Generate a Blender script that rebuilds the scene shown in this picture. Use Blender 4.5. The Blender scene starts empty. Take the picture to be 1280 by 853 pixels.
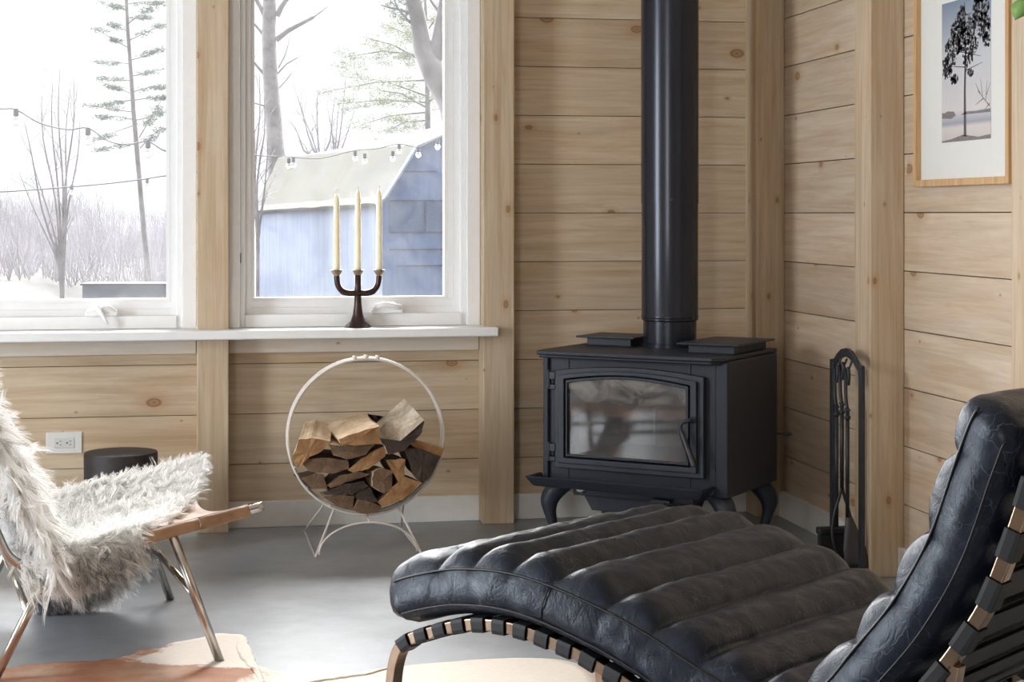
import bpy, bmesh, math, random
from mathutils import Vector, Matrix, noise
random.seed(7)
PI = math.pi
S = bpy.context.scene
COL = S.collection

# ---------------------------------------------------------------- camera, world, lights, exposure
F = 2156.0                                   # focal length in pixels of the 1280 px wide frame
TH = math.radians(10.43)                     # the camera looks 10 degrees right of the window wall's normal
SN, CS = math.sin(TH), math.cos(TH)
cam_d = bpy.data.cameras.new('camera'); cam = bpy.data.objects.new('camera', cam_d); COL.objects.link(cam)
cam_d.sensor_width = 36; cam_d.lens = F/1280*36; cam_d.shift_y = -(426.5-268)/1280
cam_d.clip_start = 0.05; cam_d.clip_end = 2000
cam.location = (0, 0, 1.1); cam.rotation_euler = (PI/2, 0, -TH)
S.camera = cam

w = bpy.data.worlds.new('overcast_sky'); S.world = w; w.use_nodes = True
bg = w.node_tree.nodes['Background']; bg.inputs[0].default_value = (0.965, 0.985, 1.0, 1); bg.inputs[1].default_value = 0.85

S.view_settings.view_transform = 'Standard'; S.view_settings.look = 'None'
S.view_settings.exposure = 0.2; S.view_settings.gamma = 1; S.view_settings.use_curve_mapping = False
S.cycles.use_denoising = True
S.cycles.max_bounces = 8; S.cycles.transparent_max_bounces = 24
S.cycles.sample_clamp_indirect = 6
S.cycles.caustics_reflective = False; S.cycles.caustics_refractive = False

def area(name, loc, rot, sx, sy, power, color=(1, 1, 1), portal=False):
    d = bpy.data.lights.new(name, 'AREA'); d.shape = 'RECTANGLE'; d.size = sx; d.size_y = sy
    d.energy = power; d.color = color
    if portal: d.cycles.is_portal = True
    o = bpy.data.objects.new(name, d); COL.objects.link(o); o.location = loc; o.rotation_euler = rot
    return o
sd = bpy.data.lights.new('veiled_sun', 'SUN'); sd.energy = 14.0; sd.angle = math.radians(32); sd.color = (1, .985, .96)
so = bpy.data.objects.new('veiled_sun', sd); COL.objects.link(so)
so.rotation_euler = Vector((-.20, -.85, -1.10)).to_track_quat('-Z', 'Y').to_euler()

XW, YW = 2.115, 6.13          # right wall, window wall
XL, YR = -3.3, -3.2           # left wall, rear wall
CEIL = 2.75
# the bright part of the overcast sky behind the house, a broad soft glow
gd = bpy.data.lights.new('bright_cloud', 'SUN'); gd.energy = 26.0; gd.angle = math.radians(130); gd.color = (.97, .985, 1)
go = bpy.data.objects.new('bright_cloud', gd); COL.objects.link(go)
go.rotation_euler = Vector((.0, -.87, -.48)).to_track_quat('-Z', 'Y').to_euler()
# fill lamps added outside the unseen left and rear openings to brighten the room
area('fill_left_opening', (XL-.12, 3.65, 1.2), (0, -PI/2, 0), 2.2, 1.05, 125, (.88, .94, 1))
area('fill_rear_opening', (-2.65, YR-.12, 1.6), (PI/2, 0, 0), 1.0, 1.5, 80, (.97, .985, 1))

# ---------------------------------------------------------------- helpers
def W(l, d, z=0.0):           # room point from (to the right of the camera's axis, along it, height)
    return Vector((l*CS + d*SN, -l*SN + d*CS, z))

class MB:
    def __init__(s): s.v = []; s.f = []; s.m = []; s.a = {}
    def add(s, vs, fs, mi=0):
        b = len(s.v); s.v += [tuple(v) for v in vs]
        s.f += [tuple(i+b for i in f) for f in fs]; s.m += [mi]*len(fs)
        return b
    def box(s, lo, hi, M=None, mi=0):
        x0, y0, z0 = lo; x1, y1, z1 = hi
        vs = [Vector(p) for p in ((x0,y0,z0),(x1,y0,z0),(x1,y1,z0),(x0,y1,z0),(x0,y0,z1),(x1,y0,z1),(x1,y1,z1),(x0,y1,z1))]
        if M is not None: vs = [M @ v for v in vs]
        s.add(vs, [(0,3,2,1),(4,5,6,7),(0,1,5,4),(1,2,6,5),(2,3,7,6),(3,0,4,7)], mi)
    def tube(s, pts, r, n=10, mi=0, cap=True, M=None, flat=None):
        pts = [Vector(p) for p in pts]
        if not hasattr(r, '__len__'): r = [r]*len(pts)
        t = (pts[1]-pts[0]).normalized()
        up = Vector((0,0,1)) if abs(t.z) < .9 else Vector((1,0,0))
        nx = t.cross(up).normalized()
        rings = []
        for i, p in enumerate(pts):
            if i == 0: t = pts[1]-pts[0]
            elif i == len(pts)-1: t = pts[-1]-pts[-2]
            else: t = (pts[i+1]-pts[i]).normalized() + (pts[i]-pts[i-1]).normalized()
            t = t.normalized()
            nx = (nx - t*nx.dot(t)).normalized(); ny = t.cross(nx)
            rings.append([p + (nx*math.cos(2*PI*k/n) + ny*math.sin(2*PI*k/n))*r[i] for k in range(n)])
        vs = [v for ring in rings for v in ring]
        if M is not None: vs = [M @ v for v in vs]
        fs = []
        for i in range(len(pts)-1):
            for k in range(n):
                a = i*n+k; b = i*n+(k+1) % n
                fs.append((a, b, b+n, a+n))
        if cap: fs.append(tuple(range(n-1, -1, -1))); fs.append(tuple((len(pts)-1)*n+k for k in range(n)))
        s.add(vs, fs, mi)
    def strip(s, pts, sides, hw, ht, mi=0):   # rectangular bar along pts; sides = unit width vector; hw, ht half sizes
        pts = [Vector(p) for p in pts]; sd_ = Vector(sides)
        vs = []
        for i, p in enumerate(pts):
            a = pts[max(i-1, 0)]; b = pts[min(i+1, len(pts)-1)]
            t = (b-a).normalized(); nn = t.cross(sd_).normalized()
            for (x, y) in ((-1,-1),(1,-1),(1,1),(-1,1)): vs.append(p + sd_*hw*x + nn*ht*y)
        fs = []
        for i in range(len(pts)-1):
            for k in range(4):
                a = i*4+k; b = i*4+(k+1) % 4; fs.append((a, b, b+4, a+4))
        fs.append((3,2,1,0)); e = (len(pts)-1)*4; fs.append((e,e+1,e+2,e+3))
        s.add(vs, fs, mi)
    def lathe(s, prof, c=(0,0,0), n=32, mi=0, M=None):
        vs = []; fs = []
        for (r, z) in prof:
            for k in range(n): vs.append(Vector((c[0]+r*math.cos(2*PI*k/n), c[1]+r*math.sin(2*PI*k/n), c[2]+z)))
        for i in range(len(prof)-1):
            for k in range(n):
                a = i*n+k; b = i*n+(k+1) % n; fs.append((a, b, b+n, a+n))
        if prof[0][0] > 1e-6: fs.append(tuple(range(n-1,-1,-1)))
        if prof[-1][0] > 1e-6: fs.append(tuple((len(prof)-1)*n+k for k in range(n)))
        if M is not None: vs = [M @ v for v in vs]
        s.add(vs, fs, mi)
    def prism(s, poly, depth, M, mi=0, mside=None):  # poly in local xy, extruded along local z 0..depth, M to world
        n = len(poly)
        vs = [M @ Vector((x, y, 0)) for x, y in poly] + [M @ Vector((x, y, depth)) for x, y in poly]
        s.add(vs, [tuple(range(n-1,-1,-1)), tuple(range(n, 2*n))], mi)
        b = len(s.v)-2*n
        for k in range(n):
            s.f.append((b+k, b+(k+1) % n, b+n+(k+1) % n, b+n+k)); s.m.append(mi if mside is None else mside)
    def build(s, name, mats, parent=None, smooth=False, bevel=0, seg=2, sub=0, origin=None, fix=True):
        me = bpy.data.meshes.new(name)
        if origin is not None:
            o_ = Vector(origin); vv = [tuple(Vector(v)-o_) for v in s.v]
        else: vv = s.v
        me.from_pydata(vv, [], s.f)
        if not isinstance(mats, (list, tuple)): mats = [mats]
        for m in mats: me.materials.append(m)
        if len(mats) > 1: me.polygons.foreach_set('material_index', s.m)
        for k, vals in s.a.items():
            at = me.attributes.new(k, 'FLOAT', 'POINT'); at.data.foreach_set('value', vals)
        if fix:
            bm = bmesh.new(); bm.from_mesh(me); bmesh.ops.recalc_face_normals(bm, faces=bm.faces); bm.to_mesh(me); bm.free()
        if smooth: me.polygons.foreach_set('use_smooth', [True]*len(me.polygons))
        me.update()
        o = bpy.data.objects.new(name, me); COL.objects.link(o)
        if origin is not None: o.location = origin
        if parent is not None:
            o.parent = parent
            if parent.type == 'EMPTY' or True:
                M = world_of(parent); 
                o.matrix_parent_inverse = M.inverted()
        if bevel:
            m = o.modifiers.new('bevel', 'BEVEL'); m.width = bevel; m.segments = seg; m.limit_method = 'ANGLE'; m.angle_limit = math.radians(40)
            m.harden_normals = False
        if sub:
            m = o.modifiers.new('sub', 'SUBSURF'); m.levels = sub; m.render_levels = sub
        if smooth and bevel and not sub:
            pass
        return o
def world_of(o):
    M = Matrix.LocRotScale(o.location, o.rotation_euler, o.scale)
    if o.parent is not None: M = world_of(o.parent) @ o.matrix_parent_inverse @ M
    return M
def smooth_by_angle(o, ang=35):
    me = o.data; me.polygons.foreach_set('use_smooth', [True]*len(me.polygons))
    bm = bmesh.new(); bm.from_mesh(me)
    for e in bm.edges:
        if len(e.link_faces) == 2 and e.calc_face_angle(0) > math.radians(ang): e.smooth = False
    bm.to_mesh(me); bm.free()
    return o
def thing(name, label, cat, loc=(0,0,0), group=None):
    o = bpy.data.objects.new(name, None); COL.objects.link(o); o.location = loc
    o.empty_display_size = .1
    return tag(o, label, cat, group)
def tag(o, label, cat, group=None, kind=None):
    o['label'] = label; o['category'] = cat
    if group: o['group'] = group
    if kind: o['kind'] = kind
    return o
def struct(o): o['kind'] = 'structure'; return o
def spline(pts, n=8):
    P = [Vector(p) for p in pts]; out = []
    for i in range(len(P)-1):
        p0 = P[max(i-1,0)]; p1 = P[i]; p2 = P[i+1]; p3 = P[min(i+2,len(P)-1)]
        for k in range(n):
            t = k/n
            out.append(.5*((2*p1)+(p2-p0)*t+(2*p0-5*p1+4*p2-p3)*t*t+(3*p1-p0-3*p2+p3)*t**3))
    out.append(P[-1]); return out

# ---------------------------------------------------------------- materials
def srgb(r, g, b):
    f = lambda c: (c/255/12.92) if c/255 <= .04045 else ((c/255+.055)/1.055)**2.4
    return (f(r), f(g), f(b), 1)
class NT:
    def __init__(s, name):
        s.m = bpy.data.materials.new(name); s.m.use_nodes = True; s.t = s.m.node_tree
        s.b = s.t.nodes['Principled BSDF']; s.out = s.t.nodes['Material Output']
    def n(s, typ, **kw):
        nd = s.t.nodes.new(typ)
        for k, v in kw.items():
            if k.startswith('i_'): nd.inputs[int(k[2:])].default_value = v
            else: setattr(nd, k, v)
        return nd
    def l(s, a, b): s.t.links.new(a, b)
    def coord(s, scale=(1,1,1), kind='Object'):
        tc = s.n('ShaderNodeTexCoord'); mp = s.n('ShaderNodeMapping'); mp.inputs['Scale'].default_value = scale
        s.l(tc.outputs[kind], mp.inputs[0]); return mp.outputs[0]
    def noise(s, vec, scale, detail=4, rough=.55, dist=0):
        nd = s.n('ShaderNodeTexNoise'); nd.inputs['Scale'].default_value = scale; nd.inputs['Detail'].default_value = detail
        nd.inputs['Roughness'].default_value = rough; nd.inputs['Distortion'].default_value = dist
        s.l(vec, nd.inputs['Vector']); return nd.outputs['Fac']
    def ramp(s, fac, stops):
        nd = s.n('ShaderNodeValToRGB'); e = nd.color_ramp.elements
        while len(e) < len(stops): e.new(.5)
        for i, (p, c) in enumerate(stops): e[i].position = p; e[i].color = c if len(c) == 4 else (*c, 1)
        s.l(fac, nd.inputs[0]); return nd.outputs[0]
    def mix(s, fac, a, b, typ='MIX'):
        nd = s.n('ShaderNodeMix'); nd.data_type = 'RGBA'; nd.blend_type = typ
        for sock, val in ((nd.inputs[0], fac), (nd.inputs[6], a), (nd.inputs[7], b)):
            if hasattr(val, 'links') or hasattr(val, 'is_linked'): s.l(val, sock)
            else: sock.default_value = val
        return nd.outputs[2]
    def math(s, op, a, b=0.0, c=None, clamp=False):
        nd = s.n('ShaderNodeMath', operation=op); nd.use_clamp = clamp
        for i, v in enumerate((a, b) if c is None else (a, b, c)):
            if hasattr(v, 'is_linked'): s.l(v, nd.inputs[i])
            else: nd.inputs[i].default_value = v
        return nd.outputs[0]
    def bump(s, h, strength=.3, dist=.01):
        nd = s.n('ShaderNodeBump'); nd.inputs['Strength'].default_value = strength; nd.inputs['Distance'].default_value = dist
        s.l(h, nd.inputs['Height']); s.l(nd.outputs[0], s.b.inputs['Normal'])
    def set(s, **kw):
        for k, v in kw.items():
            sock = s.b.inputs[k.replace('_', ' ')]
            if hasattr(v, 'is_linked'): s.l(v, sock)
            else: sock.default_value = v
        return s
def simple(name, col, rough=.5, metal=0, nscale=30, var=.12, bump=.0, bscale=200, spec=.5):
    t = NT(name); v = t.coord()
    f = t.noise(v, nscale, 4)
    dark = tuple(c*(1-var) for c in col[:3])+(1,); lite = tuple(min(1, c*(1+var)) for c in col[:3])+(1,)
    t.set(Base_Color=t.ramp(f, [(.3, dark), (.7, lite)]), Roughness=rough, Metallic=metal)
    t.b.inputs['Specular IOR Level'].default_value = spec
    if bump: t.bump(t.noise(v, bscale, 3), bump, .002)
    return t.m
def wood(name, axis, light, dark, knot=True, var=.10, rough=.6, tint=(1,1,1), kd=1.0):
    t = NT(name)
    tc = t.n('ShaderNodeTexCoord'); sep = t.n('ShaderNodeSeparateXYZ'); t.l(tc.outputs['Object'], sep.inputs[0])
    X, Y, Z = sep.outputs
    al, cr = {'X': (X, Z), 'Y': (Y, Z), 'Z': (Z, t.math('ADD', X, Y))}[axis]
    th = {'X': Y, 'Y': X, 'Z': t.math('SUBTRACT', X, Y)}[axis]
    at = t.n('ShaderNodeAttribute', attribute_name='bid'); bid = at.outputs['Fac']
    off = t.math('MULTIPLY', bid, 37.0)
    alo = t.math('ADD', al, off)
    cb = t.n('ShaderNodeCombineXYZ'); t.l(t.math('MULTIPLY', alo, 1.6), cb.inputs[0]); t.l(t.math('MULTIPLY', cr, 30), cb.inputs[1]); t.l(t.math('MULTIPLY', th, 30), cb.inputs[2])
    g1 = t.noise(cb.outputs[0], 1.3, 7, .65, .6)
    cb2 = t.n('ShaderNodeCombineXYZ'); t.l(t.math('MULTIPLY', alo, 1.1), cb2.inputs[0]); t.l(t.math('MULTIPLY', cr, 5), cb2.inputs[1]); t.l(off, cb2.inputs[2])
    g2 = t.noise(cb2.outputs[0], 1.5, 3, .5, .9)
    # flat-sawn growth rings: sine of a warped cross coordinate
    ph = t.math('ADD', t.math('MULTIPLY', cr, 60), t.math('MULTIPLY', g2, 42))
    rings = t.math('MULTIPLY_ADD', t.math('SINE', ph), .5, .5)
    c = t.ramp(g1, [(.30, dark), (.62, light)])
    c = t.mix(t.math('MULTIPLY', t.math('POWER', rings, 4), .13), c, dark)
    blot = t.ramp(g2, [(.38, (1.02,1.02,1.03,1)), (.68, (.95,.84,.73,1))])
    c = t.mix(.65, c, blot, 'MULTIPLY')
    rv = t.n('ShaderNodeMapRange'); t.l(bid, rv.inputs[0]); rv.inputs[3].default_value = 1-var; rv.inputs[4].default_value = 1+var*.6
    cc = t.n('ShaderNodeCombineColor'); t.l(rv.outputs[0], cc.inputs[0]); t.l(rv.outputs[0], cc.inputs[1]); t.l(rv.outputs[0], cc.inputs[2])
    c = t.mix(1.0, c, cc.outputs[0], 'MULTIPLY')
    if knot:
        cb3 = t.n('ShaderNodeCombineXYZ'); t.l(t.math('MULTIPLY', alo, 1.9), cb3.inputs[0]); t.l(t.math('MULTIPLY', cr, 3.2), cb3.inputs[1])
        vo = t.n('ShaderNodeTexVoronoi'); vo.voronoi_dimensions = '2D'; vo.inputs['Scale'].default_value = 1.5; vo.inputs['Randomness'].default_value = 1
        t.l(cb3.outputs[0], vo.inputs['Vector'])
        sc = t.n('ShaderNodeSeparateColor'); t.l(vo.outputs['Color'], sc.inputs[0])
        rad = t.math('MULTIPLY_ADD', t.math('POWER', sc.outputs[0], 2.0), .062*kd, .008)
        q = t.math('DIVIDE', vo.outputs['Distance'], rad)
        k1 = t.ramp(q, [(0, (.9,.9,.9,1)), (.45, (.45,.45,.45,1)), (.72, (.95,.95,.95,1)), (1.0, (0,0,0,1))])
        c = t.mix(k1, c, srgb(104, 72, 42))
        halo = t.ramp(t.math('MULTIPLY', q, .36), [(.3, (.45,.45,.45,1)), (1.0, (0,0,0,1))])
        c = t.mix(halo, c, srgb(176, 134, 92))
    t.set(Base_Color=c, Roughness=rough); t.b.inputs['Specular IOR Level'].default_value = .3
    t.bump(g1, .25, .0015)
    return t.m
WL, WD = srgb(214, 197, 172), srgb(188, 165, 136)
m_boardX = wood('whitewashed pine boards, window wall', 'X', WL, WD, kd=1.3)
m_boardY = wood('whitewashed pine boards, right wall', 'Y', srgb(216, 200, 179), srgb(192, 171, 147), kd=1.3)
m_post = wood('whitewashed pine post', 'Z', srgb(212, 195, 170), srgb(186, 163, 135), kd=.7)
m_apron = wood('pale pine apron', 'X', srgb(240, 232, 220), srgb(224, 214, 200), kd=.5)
m_white = simple('white painted wood', srgb(243, 243, 243), .4, var=.015)
m_base = simple('white baseboard paint', srgb(232, 230, 226), .5, var=.03)
m_gap = simple('dark board gap', srgb(96, 68, 48), .9)
m_ceil = simple('ceiling paint', srgb(225, 218, 208), .8, var=.03)

def m_concrete():
    t = NT('polished grey concrete'); v = t.coord()
    a = t.noise(v, 1.1, 6, .6, .6); b = t.noise(v, 9, 6, .65)
    c = t.ramp(a, [(.32, srgb(132,138,145)), (.5, srgb(154,160,167)), (.7, srgb(170,176,183))])
    c = t.mix(.35, c, t.ramp(b, [(.3, srgb(110,108,106)), (.7, srgb(190,188,186))]), 'OVERLAY')
    r = t.ramp(a, [(.3, (.30,.30,.30,1)), (.7, (.42,.42,.42,1))])
    t.set(Base_Color=c, Roughness=r); t.b.inputs['Specular IOR Level'].default_value = .55
    t.bump(b, .05, .002)
    return t.m
m_floor = m_concrete()

def m_glass():
    t = NT('dusty window glass'); nt = t.t; v = t.coord((1,1,1))
    nt.nodes.remove(t.b)
    tr = t.n('ShaderNodeBsdfTransparent'); tl = t.n('ShaderNodeBsdfTranslucent'); gl = t.n('ShaderNodeBsdfGlossy')
    gl.inputs['Roughness'].default_value = .01
    d = t.noise(v, 5, 7, .7, 1.2)
    df = t.ramp(d, [(.35, (.016,.016,.016,1)), (.75, (.042,.042,.042,1))])
    m1 = t.n('ShaderNodeMixShader'); t.l(df, m1.inputs[0]); t.l(tr.outputs[0], m1.inputs[1]); t.l(tl.outputs[0], m1.inputs[2])
    fr = t.n('ShaderNodeFresnel'); fr.inputs[0].default_value = 1.35
    m2 = t.n('ShaderNodeMixShader'); t.l(fr.outputs[0], m2.inputs[0]); t.l(m1.outputs[0], m2.inputs[1]); t.l(gl.outputs[0], m2.inputs[2])
    t.l(m2.outputs[0], t.out.inputs[0]); return t.m
m_pane = m_glass()

# ---------------------------------------------------------------- room shell
def mk(lo, hi, name, mat, kind=True, bevel=.003, parent=None, smooth=False):
    b = MB(); b.box(lo, hi); o = b.build(name, mat, parent, bevel=bevel)
    if kind and parent is None: struct(o)
    return o
struct(mk((XL-.1, YR-.1, -.12), (XW+.1, YW+.15, 0), 'floor', m_floor, bevel=0))
mk((XL-.1, YR-.1, CEIL), (XW+.1, YW+.15, CEIL+.1), 'ceiling', m_ceil, bevel=0)
PITCH = .1768; Z0 = .221-PITCH
W1 = (-.892, .008); W2 = (.116, 1.006)        # the two window bays between posts
WZ0, WZ1 = .70, 2.55
def boards_x(b, x0, x1, z0, z1, y, rnd):
    k = 0
    zs = Z0
    while zs < z1:
        a, c = max(zs, z0), min(zs+PITCH, z1)
        if c-a > .01:
            n0 = len(b.v); b.box((x0, y, a+.0012), (x1, y+.018, c-.0012)); rnd.append((n0, len(b.v)))
        zs += PITCH
def bids(b, rnd):
    vals = [0.5]*len(b.v)
    for a, c in rnd:
        r = random.random()
        for i in range(a, c): vals[i] = r
    b.a['bid'] = vals
# window wall: backing slabs around the openings, boards on top
b = MB(); rnd = []
segs = [(XL, -.95), (1.05, XW+.02)]
boards_x(b, XL, -2.95, 0, CEIL, YW, rnd)
for q_ in (-2.95, -1.95): boards_x(b, q_, q_+1, 0, WZ0, YW, rnd); boards_x(b, q_, q_+1, WZ1, CEIL, YW, rnd)
boards_x(b, -.95, .06, 0, WZ0, YW, rnd); boards_x(b, .06, 1.06, 0, WZ0, YW, rnd)
boards_x(b, -.95, .06, WZ1, CEIL, YW, rnd); boards_x(b, .06, 1.06, WZ1, CEIL, YW, rnd)
boards_x(b, 1.06, XW+.02, 0, CEIL, YW, rnd)
n0 = len(b.v)
for lo, hi in (((XL-.1, YW+.017, -.02), (-2.95, YW+.15, CEIL)), ((-2.95, YW+.017, -.02), (1.06, YW+.15, WZ0)), ((-1.98, YW+.017, WZ0), (-1.92, YW+.15, WZ1)), ((-.98, YW+.017, WZ0), (-.92, YW+.15, WZ1)),
               ((-2.95, YW+.017, WZ1), (1.06, YW+.15, CEIL)), ((1.06, YW+.017, -.02), (XW+.12, YW+.15, CEIL)), ((.02, YW+.017, WZ0), (.10, YW+.15, WZ1))):
    b.box(lo, hi, mi=1)
bids(b, rnd)
struct(b.build('wall_back', [m_boardX, m_gap]))
# right wall
b = MB(); rnd = []
z = Z0
while z < CEIL:
    a, c = max(z, 0), min(z+PITCH, CEIL)
    if c-a > .01:
        for y0, y1 in ((YR, 3.93), (3.93, 4.98), (4.98, YW)):
            n0 = len(b.v); b.box((XW, y0, a+.0016), (XW+.018, y1, c-.0016)); rnd.append((n0, len(b.v)))
    z += PITCH
b.box((XW+.017, YR-.1, -.02), (XW+.12, YW+.15, CEIL), mi=1); bids(b, rnd)
struct(b.build('wall_right', [m_boardY, m_gap]))
# unseen left and rear walls; door and window openings added to admit light
b = MB()
for lo, hi in (((XL-.1, YR, 0), (XL, 3.1, CEIL)), ((XL-.1, 4.2, 0), (XL, YW, CEIL)), ((XL-.1, 3.1, 2.35), (XL, 4.2, CEIL))): b.box(lo, hi)
struct(b.build('wall_left', m_boardY))
b = MB()
for lo, hi in (((XL-.1, YR-.1, 0), (-3.15, YR, CEIL)), ((-2.15, YR-.1, 0), (XW+.1, YR, CEIL)), ((-3.15, YR-.1, 0), (-2.15, YR, .85)), ((-3.15, YR-.1, 2.35), (-2.15, YR, CEIL))): b.box(lo, hi)
struct(b.build('wall_rear', m_boardX))
b = MB()
for y in (3.1, 4.14): b.box((XL-.08, y, 0), (XL-.03, y+.06, 2.35))
b.box((XL-.08, 3.1, 0), (XL-.03, 4.2, .1)); b.box((XL-.08, 3.1, 2.28), (XL-.03, 4.2, 2.35))
struct(b.build('door_1', m_white))
# posts
def post(name, x0, x1, y0, y1):
    b = MB(); b.box((x0, y0, 0), (x1, y1, CEIL)); b.a['bid'] = [random.random()]*8
    b.a['bid'] = [b.a['bid'][0]]*8
    return struct(b.build(name, m_post, bevel=.004))
post('trim_1', W1[1], W2[0], 6.03, YW-.001)
post('trim_2', 1.006, 1.119, 6.03, YW-.001)
post('trim_3', 2.006, XW-.001, 6.0, YW-.001)
post('trim_4', 2.005, XW-.001, 4.922, 5.05)
post('trim_5', 2.0, XW-.001, 3.87, 4.0)
post('trim_6', -1.0, W1[0], 6.03, YW-.001); post('trim_10', -2.0, -1.892, 6.03, YW-.001); post('trim_11', -3.0, -2.892, 6.03, YW-.001)
# sill, aprons, baseboards
mk((XL+.3, 5.965, .671), (1.051, YW+.03, .703), 'trim_7', m_white, bevel=.005)
mk((-.892, YW-.022, .613), (.006, YW-.001, .671), 'trim_8', m_apron); mk((.118, YW-.022, .613), (1.004, YW-.001, .671), 'trim_9', m_apron)
b = MB()
for x0, x1 in ((XL, -1.0), (-.892, .008), (.116, 1.006), (1.119, 2.006)): b.box((x0, YW-.02, 0), (x1, YW-.0005, .092))
struct(b.build('baseboard_back', m_base, bevel=.003))
b = MB()
for y0, y1 in ((YR, 3.87), (4.0, 4.922), (5.05, 6.0)): b.box((XW-.022, y0, 0), (XW-.0005, y1, .092))
struct(b.build('baseboard_right', m_base, bevel=.003))

# windows
def window(idx, x0, x1, gx0, gx1, handle_x):
    b = MB()   # casing boards, flat, from post to frame
    cx0, cx1 = x0+.001, x1-.001; i0, i1 = gx0-.052, gx1+.072
    if idx == 1: i0, i1 = gx0-.052, gx1+.055
    b.box((cx0, YW-.045, .703), (i0, YW+.02, WZ1)); b.box((i1, YW-.045, .703), (cx1, YW+.02, WZ1)); b.box((i0, YW-.045, WZ1-.06), (i1, YW+.02, WZ1))
    root = struct(b.build('window_%d' % idx, m_white, bevel=.003))
    b = MB()   # outer frame, stepped
    def rect(a0, a1, z0, z1, t, y0, y1):
        b.box((a0, y0, z0), (a0+t, y1, z1)); b.box((a1-t, y0, z0), (a1, y1, z1))
        b.box((a0+t, y0, z0), (a1-t, y1, z0+t)); b.box((a0+t, y0, z1-t), (a1-t, y1, z1))
    rect(i0, i1, .7035, WZ1-.06, .018, YW-.02, YW+.12)
    b.box((i0+.018, YW-.03, .704), (i1-.018, YW+.1, .748))
    b.build('window_frame', m_white, root, bevel=.002)
    b = MB()
    rect(i0+.018, i1-.018, .748, WZ1-.08, .022, YW+.012, YW+.075)
    rect(gx0-.012, gx1+.012, .793, WZ1-.1, .012, YW+.024, YW+.07)
    s0, s1 = i0+.018, i1-.018
    b.box((s0+.022, YW+.02, .77), (s1-.022, YW+.068, .794))
    b.box((s0+.0225, YW+.0205, .7945), (gx0-.0125, YW+.067, WZ1-.101)); b.box((gx1+.0125, YW+.0205, .7945), (s1-.0225, YW+.067, WZ1-.101))
    b.build('sash', m_white, root, bevel=.002)
    b = MB(); b.box((gx0-.01, YW+.045, .795), (gx1+.01, YW+.049, WZ1-.1)); b.build('window_pane', m_pane, root)
    # folding crank operator
    b = MB(); hx = handle_x; y = YW-.035
    b.box((hx-.055, y-.012, .749), (hx+.055, y+.022, .764)); 
    b.tube([(hx-.052, y+.005, .756), (hx-.03, y-.002, .772), (hx+.02, y-.002, .775), (hx+.052, y+.003, .76)], [.008, .014, .015, .009], 10)
    o = b.build('crank_operator', m_white, root, bevel=.004); smooth_by_angle(o)
    b = MB()
    if idx == 1: b.tube([(hx-.012, y-.012, .785), (hx-.002, y-.022, .765), (hx+.012, y-.03, .742), (hx+.02, y-.034, .722)], [.012, .009, .006, .008], 10)
    else: b.tube([(hx-.045, y-.012, .772), (hx-.01, y-.018, .782), (hx+.02, y-.018, .776), (hx+.05, y-.016, .774)], [.010, .010, .009, .007], 10)
    o = b.build('crank_handle', m_white, root, smooth=True)
window(1, W1[0], W1[1], -.80, -.098, -.315)
window(2, W2[0], W2[1], .208, .885, .672)
window(3, -1.892, -1.0, -1.80, -1.098, -1.315); window(4, -2.892, -2.0, -2.80, -2.098, -2.315)  # unseen bays continuing the row, added to brighten the floor
mk((.1565, YW-.046, .93), (.160, YW-.0445, .965), 'window_lock', simple('lock slot', srgb(90,85,80)), kind=False, bevel=0, parent=bpy.data.objects['window_2'])

# outlet on the board under window 1
def on_wall(px, py, Y):      # room point on the plane y = Y
    k = (px-640)/F; X = Y*(SN+k*CS)/(CS-k*SN); d = X*SN+Y*CS
    return Vector((X, Y, 1.1-(py-268)*d/F))
a = on_wall(57.5, 568, YW-.006); c = on_wall(102.5, 540, YW-.006)
t = thing('wall_outlet', 'white double wall outlet on the boards under the left window', 'outlet', ((a.x+c.x)/2, YW-.001, (a.z+c.z)/2))
m_plate = simple('outlet plastic', srgb(226,224,220), .35, var=.02)
b = MB(); b.box((a.x, YW-.006, a.z), (c.x, YW+.0005, c.z)); b.build('cover_plate', m_plate, t, bevel=.0025)
cx, cz = t.location.x, t.location.z
b = MB(); b.box((cx-.034, YW-.0085, cz-.017), (cx+.034, YW-.0055, cz+.017)); b.build('receptacle', simple('receptacle plastic', srgb(214,212,208), .35, var=.02), t, bevel=.001)
m_slot = simple('outlet slot', srgb(40,38,36), .6)
b = MB()
for s in (-1, 1):
    ox = cx+s*.0165
    b.lathe([(.0028,0),(.0028,.0008)], n=10, M=Matrix.Translation((ox-.006, YW-.0083, cz)) @ Matrix.Rotation(PI/2, 4, 'X'))
    for zz in (-.006, .006): b.box((ox+.001, YW-.0092, cz+zz-.0009), (ox+.008, YW-.0084, cz+zz+.0009))
b.build('outlet_slot', m_slot, t)

# ---------------------------------------------------------------- wood stove
U = Vector((W(.873, -.488)).to_tuple()); U.z = 0; U.normalize()
V = Vector((-U.y, U.x, 0))
FR = W(.694, 5.542); FL = FR - U*.67
SM = Matrix(((U.x, V.x, 0, FL.x), (U.y, V.y, 0, FL.y), (0, 0, 1, 0), (0, 0, 0, 1)))    # local (u, v, z): u along the front, v to the back
m_steel = NT('matte black stove steel'); v_ = m_steel.coord()
m_steel.set(Base_Color=m_steel.ramp(m_steel.noise(v_, 14, 4), [(.3, srgb(34,39,52)), (.7, srgb(42,47,60))]), Roughness=.52); m_steel.bump(m_steel.noise(v_, 500, 2), .15, .0006); m_steel = m_steel.m
m_cast = NT('black cast iron'); v_ = m_cast.coord()
m_cast.set(Base_Color=m_cast.ramp(m_cast.noise(v_, 20, 4), [(.3, srgb(40,46,58)), (.7, srgb(50,56,68))]), Roughness=.46); m_cast.bump(m_cast.noise(v_, 350, 3), .25, .0008); m_cast = m_cast.m
SW, SD = .67, .445; SB, ST = .187, .622
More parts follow.
